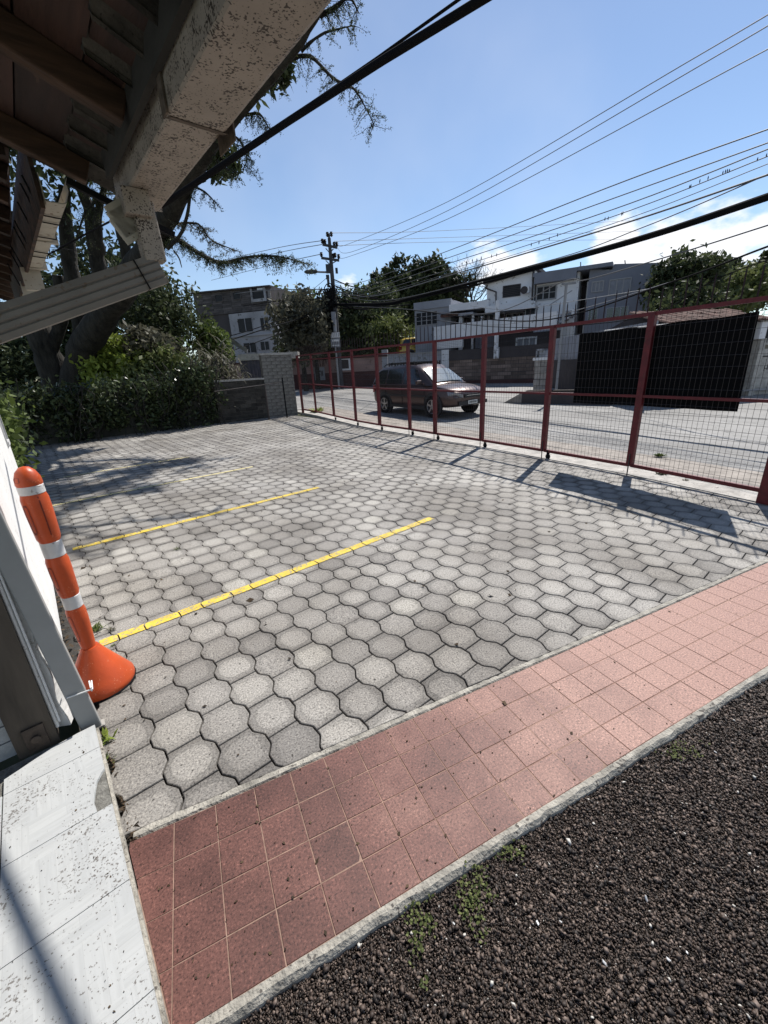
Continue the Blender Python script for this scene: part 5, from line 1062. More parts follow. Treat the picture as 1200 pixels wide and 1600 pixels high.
# garage storey above: louvred garage, white panel, light window
gs = thing('garage_storey', f3.P(0, .5), 'lower storey with a louvred door and light window under the white parapet', 'building')
zc = f3.hit(770, 522)[1]
f3.part('wall', (0, zb_, L3, zc), -2.2, -2.0, m_hdark, gs)
for k in range(7): r = f3.rect(679, 527, 722, 544); f3.part('white_slat', (r[0], r[1] + (r[3] - r[1]) * k / 7, r[2], r[1] + (r[3] - r[1]) * (k + .8) / 7), -.2, .0, m_hwhite, gs)
for k in range(9): r = f3.rect(724, 525, 752, 543); f3.part('louvre', (r[0], r[1] + (r[3] - r[1]) * k / 9, r[2], r[1] + (r[3] - r[1]) * (k + .75) / 9), -1.9, -1.8, m_hgrey, gs)
f3.window(f3.rect(791, 528, 820, 540), gs, m_hwhite, m_blinds, 2, -1.9, .1)
ppt = thing('white_parapet', f3.P(0, 2), 'long white parapet wall seen above the fence spikes', 'parapet'); f3.part('panel', f3.rect(677, 499, 760, 524), -.4, -.1, m_hwhite, ppt); 
rr = [f3.hit(677, 511)[0], f3.hit(677, 524)[1], f3.hit(880, 490)[0], f3.hit(677, 511)[1]]
zT0, zT1 = f3.hit(677, 511)[1], f3.hit(860, 487)[1]; a0, a1 = f3.hit(677, 511)[0], f3.hit(868, 500)[0]; zB0, zB1 = f3.hit(677, 531)[1], f3.hit(860, 514)[1]
bpy.data.objects.remove(ppt.children[0]); MB().add([f3.P(a0, zB0, -.1), f3.P(a1, zB1, -.1), f3.P(a1, zT1, -.1), f3.P(a0, zT0, -.1), f3.P(a0, zB0, -.35), f3.P(a1, zB1, -.35), f3.P(a1, zT1, -.35), f3.P(a0, zT0, -.35)], [[0, 1, 2, 3], [4, 5, 6, 7], [0, 1, 5, 4], [1, 2, 6, 5], [2, 3, 7, 6], [3, 0, 4, 7]]).build('panel', m_hwhite, ppt)
wp = thing('white_post', f3.P(f3.hit(778, 550)[0], .3), 'white square post in front of the brick street wall', 'post'); f3.part('post', f3.rect(775, 470, 780, 560), .02, .22, m_hwhite, wp); f3.part('meter_box', f3.rect(777, 543, 782, 560), .2, .35, m_hwhite, wp)
# stone pillar with a lantern box, dark planter
f4 = Face(T(832, 612), T(900, 614))
sp_ = thing('stone_pillar', f4.P(f4.hit(843, 600)[0], 0), 'pale stone gate pillar with a small box on top, right of the brick wall', 'pillar')
r = f4.rect(834, 563, 853, 622); hh = (r[3] - r[1]) / 6
for k in range(6):
    for j in range(2): f4.part('stone', (r[0] + (r[2] - r[0]) * (j / 2) + .01, r[1] + hh * k + .01, r[0] + (r[2] - r[0]) * ((j + 1) / 2) - .01, r[1] + hh * (k + 1) - .01), -.5 + .02 * ((k + j) % 2), .02 * ((k * j + k) % 3), mat('pale_stone', (.30, .28, .26), .9, .3, 3, .6) if k + j == 0 else bpy.data.materials['pale_stone'], sp_)
f4.part('core', (r[0] + .02, r[1] - .4, r[2] - .02, r[3]), -.45, -.03, m_hdark, sp_); f4.part('cap', (r[0] - .08, r[3], r[2] + .08, r[3] + .12), -.55, .08, m_hwhite, sp_)
q = f4.rect(838, 545, 852, 560); mb = MB(); f4.box(mb, (q[0], r[3] + .1, q[0] + .07, q[3]), -.4, .05); f4.box(mb, (q[2] - .07, r[3] + .1, q[2], q[3]), -.4, .05); f4.box(mb, (q[0], q[3] - .08, q[2], q[3]), -.4, .05); f4.box(mb, ((q[0] + q[2]) / 2 - .1, (r[3] + q[3]) / 2 - .1, (q[0] + q[2]) / 2 + .12, (r[3] + q[3]) / 2 + .15), -.3, .0); mb.build('lantern_box', m_hgrey2, sp_)
f5 = Face(T(806, 628), T(905, 630))
pl = thing('planter_wall', f5.P(0, 0), 'low dark concrete planter at the street corner left of the black cloth', 'planter'); r = f5.rect(815, 613, 905, 630); f5.part('wall', (r[0], 0, r[2] + 1, r[3]), -.6, 0, m_hdark, pl); mb = MB().add([f5.P(r[0], 0, 0), f5.P(r[0], r[3], 0), f5.P(r[0], r[3], -.6), f5.P(r[0], 0, -.6), f5.P(r[0] - .9, 0, -.1), f5.P(r[0] - .9, 0, -.5)], [[4, 1, 0], [4, 5, 2, 1], [5, 3, 2]]); mb.build('ramp_end', m_side, pl)
f5.part('soil', (r[0] + .1, r[3], r[2] + .8, r[3] + .06), -.5, -.1, m_soil, pl)
# right grey metal wall + wall beyond, mostly hidden by the cloth
f6 = Face(T(862, 604), T(960, 622))
rw = thing('sheet_metal_wall', f6.P(0, .1), 'grey corrugated sheet wall with barbed top between pillar and black cloth', 'wall'); r = f6.rect(864, 527, 900, 562)
for k in range(26): f6.part('sheet_rib', (r[0] + k * .34, r[1], r[0] + k * .34 + .30, r[3]), -.05, .03 * (k % 2), m_hgrey2, rw)
f6.part('lower_wall', (r[0] - .2, 0, r[0] + 9, r[1]), -.2, .05, m_hdark, rw); mb = MB()
for k in range(60): p = f6.P(r[0] + k * .15, r[1] + .04, .08); mb.tube([p, p + f6.t * .1 + ng * .10 * rng.random(), p + f6.t * .16], .012, 4)
mb.build('barbed_strip', m_frame, rw)
mpole = thing('white_pole', f6.P(f6.hit(872, 600)[0], 0, 1.2), 'thin leaning white pole standing left of the black cloth', 'pole'); MB().tube([E(869, 612, 16.2), E(876, 540, 16.2), E(885, 445, 16.2)], .05, 8).build('pole', m_frame, mpole); MB().bar(E(878, 444, 16.2), E(900, 442, 16.2), .06, .06).build('cross_arm', m_graymetal, mpole)
# ---- white and grey villa behind
f7 = Face(E(648, 560, 33.0), E(1030, 540, 25.0))
vl = thing('villa', f7.P(0, 0), 'white and blue grey flat roofed villa filling the right middle distance', 'house')
def fp(name, px, o0, o1, m, ext=None):
    r = list(f7.rect(*px)); 
    if ext is not None: r[1] = ext
    return f7.part(name, r, o0, o1, m, vl)
fp('left_block', (648, 471, 704, 522), -5, .0, m_hgrey2, 0); fp('left_parapet', (647, 470, 705, 482), -.1, .08, m_hgrey2)
f7.window(f7.rect(651, 488, 683, 507), vl, m_frame, None, 3, .0, .05, hb=2)
fp('roof_slab', (704, 473, 766, 484), -5, .3, m_hwhite); fp('recess_wall', (704, 484, 838, 530), -5, -1.2, m_hdark, 0)
for k, px in enumerate(((717, 493, 722, 512), (737, 490, 740, 512), (751, 494, 754, 512))): fp('column', px, -.2, .0, m_hwhite, 1.)
for px, bb in (((741, 489, 773, 503), 3), ((785, 487, 836, 503), 4), ((703, 497, 716, 507), 0)): f7.window(f7.rect(*px), vl, m_frame, None, bb, -1.1, .05)
q = f7.rect(693, 491, 718, 496)
for k in range(9):
    a = q[0] + (q[2] - q[0]) * (k + .5) / 9; MB().tube([f7.P(a, q[3] + .1, -1.0), f7.P(a, q[1] + .1, .5)], .11, 8).build('canopy_tile', m_terr2, vl)
fp('canopy_cap', (718, 489, 741, 493), -1, .3, m_hgrey2)
# upper white block with sloping verge
r = f7.rect(762, 430, 835, 485); zl, zr_ = f7.hit(762, 444)[1], f7.hit(836, 421)[1]; zz0 = r[1]
def prism(name, poly, o0, o1, m):
    n_ = len(poly); return MB().add([f7.P(a, z, o0) for a, z in poly] + [f7.P(a, z, o1) for a, z in poly], [[k, (k + 1) % n_, n_ + (k + 1) % n_, n_ + k] for k in range(n_)] + [list(range(n_)), list(range(n_, 2 * n_))]).build(name, m, vl)
prism('upper_block', [(r[0], zz0), (r[2], zz0), (r[2], zr_), (r[0], zl)], -5, .15, m_hwhite)
prism('roof_verge', [(r[0] - .2, zl - .05), (r[2] + .2, zr_ - .05), (r[2] + .2, zr_ + .16), (r[0] - .2, zl + .16)], -5.2, .45, m_hdark)
fp('roof_slab', (762, 476, 838, 486), -2, .6, m_hwhite)
f7.window(f7.rect(788, 447, 813, 463), vl, m_hdark, None, 0, .15, .05, hb=5)
ac = fp('air_conditioner', (817, 450, 829, 459), .15, .55, m_hwhite); c = f7.hit(822, 455); MB().lathe([(0, 0), (.22, 0), (.22, .02), (0, .02)], f7.P(c[0], c[1], .55), 16, f7.n).build('fan_grille', m_hdark, ac)
MB().tube([f7.P(f7.hit(763, 446)[0], f7.hit(763, 446)[1], .3), f7.P(f7.hit(763, 452)[0], f7.hit(763, 452)[1], .3), f7.P(f7.hit(777, 457)[0], f7.hit(777, 457)[1], .3), f7.P(f7.hit(777, 485)[0], f7.hit(777, 485)[1], .3)], .05, 6).build('downpipe', m_hdark, vl)
MB().tube([f7.P(*f7.hit(835, 425), .3), f7.P(*f7.hit(833, 470), .3)], .06, 6).build('downpipe', m_hdark, vl)
# middle section
fp('middle_block', (837, 425, 902, 520), -5, .05, m_hwhite, 0); fp('middle_shade', (838, 425, 902, 441), .0, .5, m_hgrey); f7.window(f7.rect(840, 448, 868, 467), vl, m_frame, m_glassfar, 2, .05, .08, hb=1)
fp('doorway', (901, 440, 917, 520), -5, -1.6, m_hdark, 0); fp('door_frame', (914, 441, 916, 520), -1.5, .1, m_frame, 0); f7.window(f7.rect(822, 479, 836, 500), vl, m_frame, None, 0, .06, .06)
s0 = f7.hit(862, 505); s1 = f7.hit(896, 484)
for k in range(9):
    a = s0[0] + (s1[0] - s0[0]) * k / 9; z_ = s0[1] + (s1[1] - s0[1]) * k / 9; f7.part('stair', (a, z_ - .35, a + .33, z_), .3, 1.3, m_hgrey2 if k % 2 else m_hwhite, vl)
MB().bar(f7.P(s0[0], s0[1] + .9, 1.35), f7.P(s1[0], s1[1] + .9, 1.35), .05, .05).build('stair_rail', m_frame, vl)
# right grey block
r = f7.rect(917, 420, 1024, 520); prism('grey_block', [(r[0], 0), (r[2], 0), (r[2], f7.hit(1024, 412)[1]), (f7.hit(960, 413)[0], f7.hit(960, 413)[1]), (f7.hit(957, 417)[0], f7.hit(957, 422)[1]), (r[0], f7.hit(917, 422)[1])], -7, .1, m_hgrey)
fp('cornice', (836, 420, 957, 426), -6, .45, m_hgrey); fp('roof_sheet', (903, 417, 926, 421), -3, -.5, m_white); fp('roof_sheet', (930, 416, 957, 420), -3, -.5, m_white); fp('water_tank', (901, 411, 910, 417), -2, -1, m_hdark); MB().tube([f7.P(*f7.hit(903, 411), -1.5), f7.P(*f7.hit(903, 402), -1.5)], .03, 5).build('antenna', m_hdark, vl); MB().tube([f7.P(*f7.hit(977, 414), -.5), f7.P(*f7.hit(976, 404), -.5)], .03, 5).build('antenna', m_hdark, vl); MB().tube([f7.P(*f7.hit(838, 424), -.5), f7.P(*f7.hit(838, 411), -.5)], .03, 5).build('antenna', m_hdark, vl)
for px, gm in (((953, 437, 984, 459), m_blinds), ((926, 441, 942, 455), m_blinds), ((948, 481, 980, 501), m_glassdark), ((920, 484, 933, 500), m_glassdark)): f7.window(f7.rect(*px), vl, m_frame if gm is m_blinds else m_hgrey2, gm, 2, .1, .05)
# ---- right: tiled roof house and concrete door frames beyond the cloth
f8 = Face(T(1012, 626), T(1215, 611))
rh = thing('tiled_house', f8.P(0, 0), 'low house with an old terracotta tiled roof behind the black cloth', 'house'); r = f8.rect(1034, 505, 1180, 640)
f8.part('wall', (r[0], 0, r[2] + .6, f8.hit(1100, 507)[1]), -3, -.02, mat('dirty_beige_plaster', (.20, .17, .13), .9, .35, 1.5, .4), rh)
e0, e1 = f8.hit(1036, 512), f8.hit(1195, 488); zE = f8.hit(1100, 507)[1]; ncol = 36
rtile = {}
for k in range(ncol):
    a = e0[0] + (e1[0] + .2 - e0[0]) * k / ncol
    for j in range(3):
        o0, z0_ = .35 - j * .62, zE + .04 + j * .17
        if 'm' not in rtile:
            mb = MB(); V = []
            for (oo, zz_) in ((0, 0), (-.68, .27)):
                for q in range(5):
                    t = q / 4 * 2 - 1; V.append(f8.t * t * .075 + f8.n * oo + ng * (zz_ * .66 + .06 * (1 - t * t)))
            rtile['m'] = mb.add(V, [[q, q + 1, q + 6, q + 5] for q in range(4)] + [[0, 1, 2, 3, 4]]).mesh('roof_tile', m_terr2)
        o = bpy.data.objects.new('roof_tile', rtile['m']); COL.objects.link(o); o.parent = rh; o.location = Vector(f8.P(a, z0_ + rng.normal() * .012, o0)) - rh.location
MB().add([f8.P(r[0], zE, .3), f8.P(r[2] + .6, zE, .3), f8.P(r[2] + .6, zE + .50, -1.6), f8.P(r[0], zE + .50, -1.6), f8.P(r[0], zE, -3.4), f8.P(r[2] + .6, zE, -3.4)], [[0, 1, 2, 3], [3, 2, 5, 4], [0, 3, 4], [1, 5, 2]]).build('roof', m_hdark, rh)
for px in ((1176, 498, 1187, 530), (1170, 530, 1178, 602)): f8.part('column', (lambda q: (q[0], 0 if px[1] > 520 else q[1], q[2], q[3]))(f8.rect(*px)), -.02, .25, m_hwhite if px[1] < 520 else m_conc, rh)
f8.window(f8.rect(1189, 503, 1215, 535), rh, m_conc, None, 1, .0, .08); f8.part('lower_wall', (f8.hit(1178, 570)[0], 0, f8.hit(1240, 570)[0], f8.hit(1195, 545)[1]), -.1, .12, m_conc, rh)
for k in range(3): f8.part('wall_rail', (f8.hit(1150, 610)[0], f8.hit(1180, 609 + k * 12)[1], f8.hit(1240, 610)[0], f8.hit(1180, 609 + k * 12)[1] + .05), .2, .26, m_frame, rh)
mb = MB()
for q in ((1188, 571, 1189, 580), (1188, 575, 1194, 576), (1193, 569, 1194, 578), (1185, 556, 1196, 558)): f8.box(mb, f8.rect(*q), .12, .13)
mb.build('wall_marks', m_hdark, rh)
# ---- unfinished block on the left
f9 = Face(E(303, 540, 46), E(425, 540, 43)); ub = thing('unfinished_block', f9.P(0, 0), 'unfinished three storey block with dark boarded top floor, above the cane clump', 'building')
r = f9.rect(304, 459, 424, 492); zt0, zt1 = f9.hit(304, 459)[1], f9.hit(422, 448)[1]; zlow = f9.hit(365, 489)[1]; m_board2 = mat('dark_block_wall', (.075, .066, .066), .9, .4, .8, .2, objrand=.35); m_board3 = mat('pale_rough_wall', (.27, .27, .29), .9, .25, .5, .2, spots=.15, spotcol=(.12, .12, .12), spotscale=3)
nrow = 11; L9 = r[2] - r[0]
for k in range(nrow):
    for j in range(8):
        a0 = r[0] + L9 * j / 8; a1 = r[0] + L9 * (j + 1) / 8; za0 = zlow + (zt0 + (zt1 - zt0) * (j + .5) / 8 - zlow) * k / nrow; za1 = zlow + (zt0 + (zt1 - zt0) * (j + .5) / 8 - zlow) * (k + .93) / nrow
        f9.part('block_course', (a0 + .01, za0, a1 - .01, za1), -.2, .015 * ((k + j) % 2), m_board2, ub)
f9.part('core', (r[0], 0, r[2], zlow + (zt0 - zlow) * .97), -7, -.1, m_hdark, ub); MB().bar(f9.P(r[0] - .2, zt0 + .05, 0), f9.P(r[2] + .2, zt1 + .05, 0), .5, .12).build('roof_edge', m_hdark, ub)
for px in ((337, 461, 348, 471), (365, 457, 376, 467)): f9.window(f9.rect(*px), ub, m_board2, None, 0, .03, .05)
q = f9.rect(395, 450, 413, 467); f9.part('window', q, -.1, .05, m_glassfar, ub); mb = MB(); f9.box(mb, (q[0] - .2, q[1] - .25, q[2] + .2, q[1]), 0, .12); f9.box(mb, (q[0] - .2, q[1], q[0], q[3]), 0, .12); f9.box(mb, (q[2], q[1], q[2] + .2, q[3]), 0, .12); mb.build('window_frame', m_board3, ub); f9.part('painted_sky_pane', f9.rect(402, 450, 411, 453), .05, .06, mat('painted_sky_glass', (.5, .55, .62), .2, .05, 9, 0), ub)  # sky reflection painted as a pale blue glass colour
q = f9.rect(365, 488, 428, 552); f9.part('wall', (q[0], 0, q[2] + .4, q[3]), -6.9, .35, m_board3, ub)
for px in ((376, 498, 398, 519), (411, 497, 423, 517), (385, 536, 404, 551), (411, 534, 424, 547)): f9.window(f9.rect(*px), ub, m_board3, None, 1, .35, .04)
f9.part('sill_ledge', (q[0], f9.hit(390, 526)[1], q[2] + .4, f9.hit(390, 526)[1] + .12), .35, .5, m_board3, ub)
# side face going back to the right
f10 = Face(f9.P(r[2] + .01, 0, -.0), E(452, 540, 50)); q = f10.hit(450, 465); f10.part('wall', (.2, 0, q[0], zt1 - .9), -.25, 0, m_board3, ub)
for k in range(9): f10.part('block_course', (0, zlow + (zt1 - zlow - .3) * k / 9, q[0], zlow + (zt1 - zlow - .3) * (k + .92) / 9), -.2, .02 + .012 * (k % 2), mat('pale_block_course', (.19, .18, .175), .9, .3, .8, .2) if k == 0 else bpy.data.materials['pale_block_course'], ub)
for px in ((428, 455, 434, 463), (439, 461, 445, 470)): f10.window(f10.rect(*px), ub, m_board3, bpy.data.materials['painted_sky_glass'], 0, .05, .05)
# ---- corrugated gate and pale coping behind the low brick wall
f11 = Face(E(350, 600, 19.5), E(466, 600, 19.5)); cg = thing('corrugated_gate', f11.P(0, 0), 'purple grey corrugated metal gate behind the low brick wall', 'gate'); r = f11.rect(376, 560, 420, 600); m_cg = mat('purple_grey_sheet', (.085, .08, .10), .7, .2, 3, .1)
for k in range(17): a = r[0] + (r[2] - r[0]) * k / 17; f11.part('sheet_rib', (a, 0, a + (r[2] - r[0]) / 17 * .9, r[3]), -.03, .03 * (k % 2), m_cg, cg)
q = f11.rect(372, 551, 466, 557); f11.part('beam', (q[0], q[1] - .12, q[2], q[3] - .02), -.3, .1, m_conc, cg); q = f11.rect(410, 556, 416, 600); f11.part('post', (q[0], 0, q[2], q[3]), -.2, .1, m_conc, cg)
rr = thing('tin_roof', E(395, 540, 20), 'small rusty sheet roof slanting down behind the canes', 'roof'); MB().add([E(352, 520, 20.5), E(386, 546, 20), E(386, 552, 20), E(352, 530, 20.5), E(345, 522, 22)], [[0, 1, 2, 3], [0, 1, 4]]).build('sheet', m_graymetal, rr).modifiers.new('s', 'SOLIDIFY').thickness = .06
# ================================================================== POLE AND WIRES
PU = 31.5; pb0 = T(533, 606); PB_ = lambda x, y: E(x, y, pb0 @ FW)
up_ = thing('utility_pole', pb0, 'concrete utility pole with two cross arms, street lamp and signs', 'utility pole')
zt_ = PB_(514, 372)[2]; ptop = np.array([pb0[0], pb0[1], zt_]); sdv = PB_(560, 500) - PB_(480, 500); sdv[2] = 0; sdv /= np.linalg.norm(sdv)
m_pole = mat('dark_pole_concrete', (.055, .055, .06), .85, .3, 2, .2); m_ins = mat('dark_glazed_insulator', (.02, .015, .015), .3, .1, 5, 0)
MB().tube([pb0, (pb0 + ptop) / 2, ptop], [.20, .16, .10], 12).build('pole', m_pole, up_, True)
def atz(px, py): P = PB_(px, py); return P
for (xa, ya, xb, yb) in ((504, 382, 527, 387), (502, 403, 530, 407)): MB().bar(atz(xa, ya), atz(xb, yb), .13, .13).build('cross_arm', m_pole, up_)
for q in ((509, 388, 514, 394), (521, 389, 516, 394), (509, 407, 515, 413), (525, 408, 517, 413)): MB().bar(atz(*q[:2]), atz(*q[2:]), .05, .05).build('brace', m_pole, up_)
for (x, y) in ((503.5, 376), (507.5, 377), (522, 381), (526, 381), (511.5, 365.5), (517.5, 365), (502, 397), (529, 400), (521, 399), (523.5, 398)):
    p = atz(x, y); MB().lathe([(0, -.17), (.04, -.17), (.11, -.09), (.06, -.05), (.12, .0), (.07, .04), (.09, .09), (0, .12)], p, 10).build('insulator', m_ins, up_, True)
MB().tube([ptop - ng * .1, ptop + ng * .25], .07, 6).build('pole_tip', m_pole, up_)
MB().tube([atz(516, 425.5), atz(500, 425), atz(492, 424.5)], .06, 8).build('lamp_arm', m_graymetal, up_)
la, lb_ = atz(496, 424.3), atz(475.5, 425); dd = (lb_ - la) / np.linalg.norm(lb_ - la); MB().tube([la, la + (lb_ - la) * .15, la + (lb_ - la) * .5, la + (lb_ - la) * .85, lb_], [.07, .12, .14, .11, .04], 10).build('lamp_head', m_pole, up_, True)
for (x, y, w_, h_) in ((513, 420, .3, .5), (526, 423, .15, .3), (512, 433, .2, .25), (513, 440, .15, .2), (513, 446, .15, .2), (521, 440, .15, .2)): p = atz(x, y); MB().box(p, sdv * w_ / 2, np.cross(sdv, ng) * .1, ng * h_ / 2).build('bracket', m_ins, up_)
# bundle of cables hanging down the pole
mb = MB()
for k in range(26):
    a = atz(516 + rng.normal() * 3.2, 455 + rng.normal() * 5); pts = [a]; x, y = 518 + rng.normal() * 3.5, 480
    for j in range(5): pts.append(atz(x + rng.normal() * 1.6, 465 + j * 13 + rng.normal() * 3))
    mb.tube(pts, .045, 4, False)
for k in range(22):      # coils
    c = atz(518 + rng.normal() * 6, 463 + rng.normal() * 9); rr_ = rng.uniform(.12, .36); mb.tube([c + sdv * rr_ * math.cos(t) + ng * rr_ * 1.1 * math.sin(t) + np.cross(sdv, ng) * .2 for t in np.linspace(0, 5.5, 9)], .035, 4, False)
mb.build('cable_tangle', m_black, up_)
f12n = np.cross(sdv, ng); f12n = f12n if f12n @ (EYE - pb0) > 0 else -f12n
def board(px0, py0, px1, py1, m, name): a, b = atz((px0 + px1) / 2, py0), atz((px0 + px1) / 2, py1); w_ = np.linalg.norm(atz(px0, (py0 + py1) / 2) - atz(px1, (py0 + py1) / 2)); c = (a + b) / 2 + f12n * .3; return MB().box(c, sdv * w_ / 2, f12n * .02, ng * (a[2] - b[2]) / 2).build(name, m, up_), c, w_, a[2] - b[2]
s1_, c1, w1, h1 = board(517.5, 520, 531, 528, m_hwhite, 'sign_board'); mb = MB()
for k in range(5): mb.box(c1 + f12n * .025 + sdv * (-.25 + k * .12), sdv * .02, f12n * .003, ng * .12)
mb.build('sign_marks', m_hgrey, s1_)
s2_, c2, w2_, h2_ = board(518, 529, 532, 543, m_hgrey2, 'sign_board'); mb = MB(); mb.box(c2 + f12n * .025 + ng * .14, sdv * .22, f12n * .003, ng * .06); mb.box(c2 + f12n * .025 - ng * .16, sdv * .25, f12n * .003, ng * .03); mb.build('sign_marks', m_hwhite, s2_)
MB().box(atz(522, 496) + f12n * .3, sdv * .14, f12n * .1, ng * .3).build('junction_box', m_hgrey2, up_); MB().tube([atz(523, 500) + f12n * .28, atz(524, 519) + f12n * .28], .12, 8).build('conduit', m_hgrey2, up_); MB().tube([atz(531, 612) + f12n * .28, atz(525, 543) + f12n * .28], .07, 8).build('sign_post', m_frame, up_)
# wires: (px, py, depth) points
def wire(pts, r, label, grp='overhead wires', nm='overhead_wire', sag=.0, m=None):
    P = [E(*p) for p in pts]; out = []
    for i in range(len(P) - 1):
        p0, p1, p2, p3 = P[max(i - 1, 0)], P[i], P[i + 1], P[min(i + 2, len(P) - 1)]
        for t in np.linspace(0, 1, 9)[:-1]:
            if len(P) == 2: q = p1 * (1 - t) + p2 * t
            else: q = .5 * ((2 * p1) + (-p0 + p2) * t + (2 * p0 - 5 * p1 + 4 * p2 - p3) * t * t + (-p0 + 3 * p1 - 3 * p2 + p3) * t ** 3)
            if sag: s_ = (i + t) / (len(P) - 1); q = q - ng * sag * 4 * s_ * (1 - s_)
            out.append(q)
    out.append(P[-1]); o = MB().tube(out, r, 6).build(nm, m or m_cable, None, True); return tag(o, label, 'cable', grp)
D0 = float(pb0 @ FW)
m_wiregrey = mat('weathered_overhead_line', (.10, .10, .105), .6, .1, 5, 0)
def hv(x0, y0, pts, r, lab, d1=9.): n_ = len(pts); return wire([(x0, y0, D0)] + [(x, y, 1 / (1 / D0 + (1 / d1 - 1 / D0) * (x - x0) / (1260 - x0))) for x, y in pts], r, lab, m=m_wiregrey)
hv(528, 383, [(545, 381), (700, 315), (1069, 100), (1260, -13)], .010, 'uppermost of the three high wires running to the top right corner')
hv(527, 387, [(548, 394), (700, 329), (1098, 100), (1260, 2)], .010, 'middle of the three high wires running to the top right corner')
hv(530, 403, [(548, 400), (700, 342), (1156, 100), (1260, 46)], .010, 'lowest of the three high wires running to the top right corner')
hv(521, 440, [(560, 442), (700, 392), (950, 293), (1200, 202), (1270, 178)], .013, 'wire just above the group of close low wires on the right')
hv(521, 443, [(560, 450), (700, 403), (950, 313), (1200, 223), (1270, 196)], .012, 'second wire from the top of the low group on the right')
hv(521, 446, [(560, 456), (700, 412), (950, 330), (1200, 233), (1270, 204)], .012, 'third wire from the top of the low group on the right')
w4 = hv(521, 449, [(560, 461), (700, 422), (950, 341), (1200, 244), (1270, 216)], .010, 'thin wire with small birds or ties strung along it')
hv(521, 452, [(560, 465), (700, 428), (950, 352), (1200, 256), (1270, 228)], .008, 'faint thin wire below the beaded one')
hv(521, 455, [(580, 463), (700, 431), (950, 357), (1200, 273), (1270, 248)], .020, 'darker wire just above the thick black cable on the right')
hv(521, 457, [(600, 470), (840, 412), (1000, 357), (1200, 272), (1270, 236)], .012, 'wire crossing the darker one above the grey house')
mb = MB()
for x, y in ((722, 413), (729, 411), (738, 408), (745, 407), (752, 404), (768, 401), (776, 399), (830, 383), (842, 380), (858, 374), (871, 368), (945, 343), (950, 342), (971, 335), (973, 334), (1077, 293), (1079, 292), (1093, 284), (1106, 279), (1129, 271), (1133, 269), (1136, 268), (1139, 268), (1183, 250), (1197, 244)):
    u = 1 / (1 / D0 + (1 / 9. - 1 / D0) * (x - 521) / (1260 - 521)); p = E(x, y + 2.0, u); mb.tube([p, p + ng * .04 * u / 12, p + ng * .08 * u / 12], [.006, .016 * u / 14, .005], 5)
tag(mb.build('wire_clips', m_black), 'row of small dark clips or birds along one overhead wire', 'clips', kind='stuff')
hv(520, 475, [(600, 474), (640, 466), (760, 436), (900, 400), (1033, 362), (1200, 306), (1270, 281)], .060, 'thick black cable bundle sweeping over the grey house to the right edge', d1=9.5).data.materials[0] = m_cable
hv(520, 477, [(600, 477), (640, 469), (760, 441), (900, 404), (1033, 366), (1200, 311), (1270, 287)], .035, 'second strand wrapped along the thick black cable', d1=9.5).data.materials[0] = m_cable
hv(540, 478, [(620, 482), (760, 490), (880, 440), (917, 437), (1060, 396), (1200, 352), (1270, 330)], .014, 'wire passing low in front of the grey house to the right edge', d1=9)
wire([(560, 478, 30), (640, 484, 27), (740, 497, 22), (860, 499, 17), (1046, 442, 12.5), (1200, 385, 10), (1270, 362, 9.4)], .022, 'sagging black wire in front of the white parapet, rising right')
wire([(600, 486, 28), (760, 510, 20), (980, 500, 14), (1117, 437, 11), (1200, 406, 10), (1270, 382, 9.4)], .012, 'lowest sagging wire on the right, just above the spikes')
wire([(521, 452, D0), (400, 455, 40), (300, 470, 55)], .03, 'wire from the pole to the far left beyond the unfinished block', m=m_wiregrey)
for k, (x, y) in enumerate(((503, 376), (503, 382), (502, 397))): wire([(x, y, D0), (430, y + 12 + k * 2, 40), (330, y + 35 + k * 3, 60)], .02, ['highest', 'middle', 'lowest'][k] + ' of three fine wires leaving the pole cross arms to the left', m=m_wiregrey)
for k, (y0, y1) in enumerate(((364, 366), (376, 377), (382, 384))): wire([(518 + k * 4, y0 + k, D0), (700, y1 - 6, 40), (1000, y1 - 22 + k * 6, 60)], .014, ['highest', 'middle', 'lowest'][k] + ' of three faint wires leaving the pole top to the far right', m=m_wiregrey)
for k, (xa, ya, xb, yb, ub_, rr_) in enumerate(((516, 463, 466, 466, 30, .07), (516, 470, 440, 500, 27, .06), (516, 477, 420, 512, 24, .07), (514, 486, 380, 542, 22, .05), (514, 462, 440, 470, 29, .05), (513, 432, 460, 470, 30, .03))):
    wire([(xa, ya, D0), ((xa + xb) / 2, (ya + yb) / 2 + 3, (D0 + ub_) / 2), (xb, yb, ub_)] + ([(xb - 70, yb + 22, ub_ - 3), (xb - 140, yb + 38, ub_ - 5)] if k in (1, 2, 3) else [(xb - 60, yb + 8, ub_ - 1)]), rr_ * .42, ['flat', 'upper sloping', 'thick middle', 'lower sloping', 'short upper', 'steep guy like'][k] + ' black cable leaving the pole to the left')
for k, (xb, yb) in enumerate(((575, 452), (590, 466), (620, 470), (600, 480), (575, 484), (640, 476))):
    wire([(520, 436 + k * 9, D0), ((520 + xb) / 2, (438 + k * 9 + yb) / 2 + 2, D0 - 1), (xb, yb, D0 - 2.5)], .035, ['first', 'second', 'third', 'fourth', 'fifth', 'sixth'][k] + ' black drop cable from the top, short span right of the pole')
wire([(735, 478, 26), (800, 484, 24), (900, 470, 22), (1010, 452, 20)], .012, 'thin pale line crossing the villa windows', m=m_frame); wire([(680, 500, 27), (770, 508, 22), (880, 490, 18), (1050, 440, 14)], .012, 'second thin pale line crossing in front of the villa', m=m_frame)
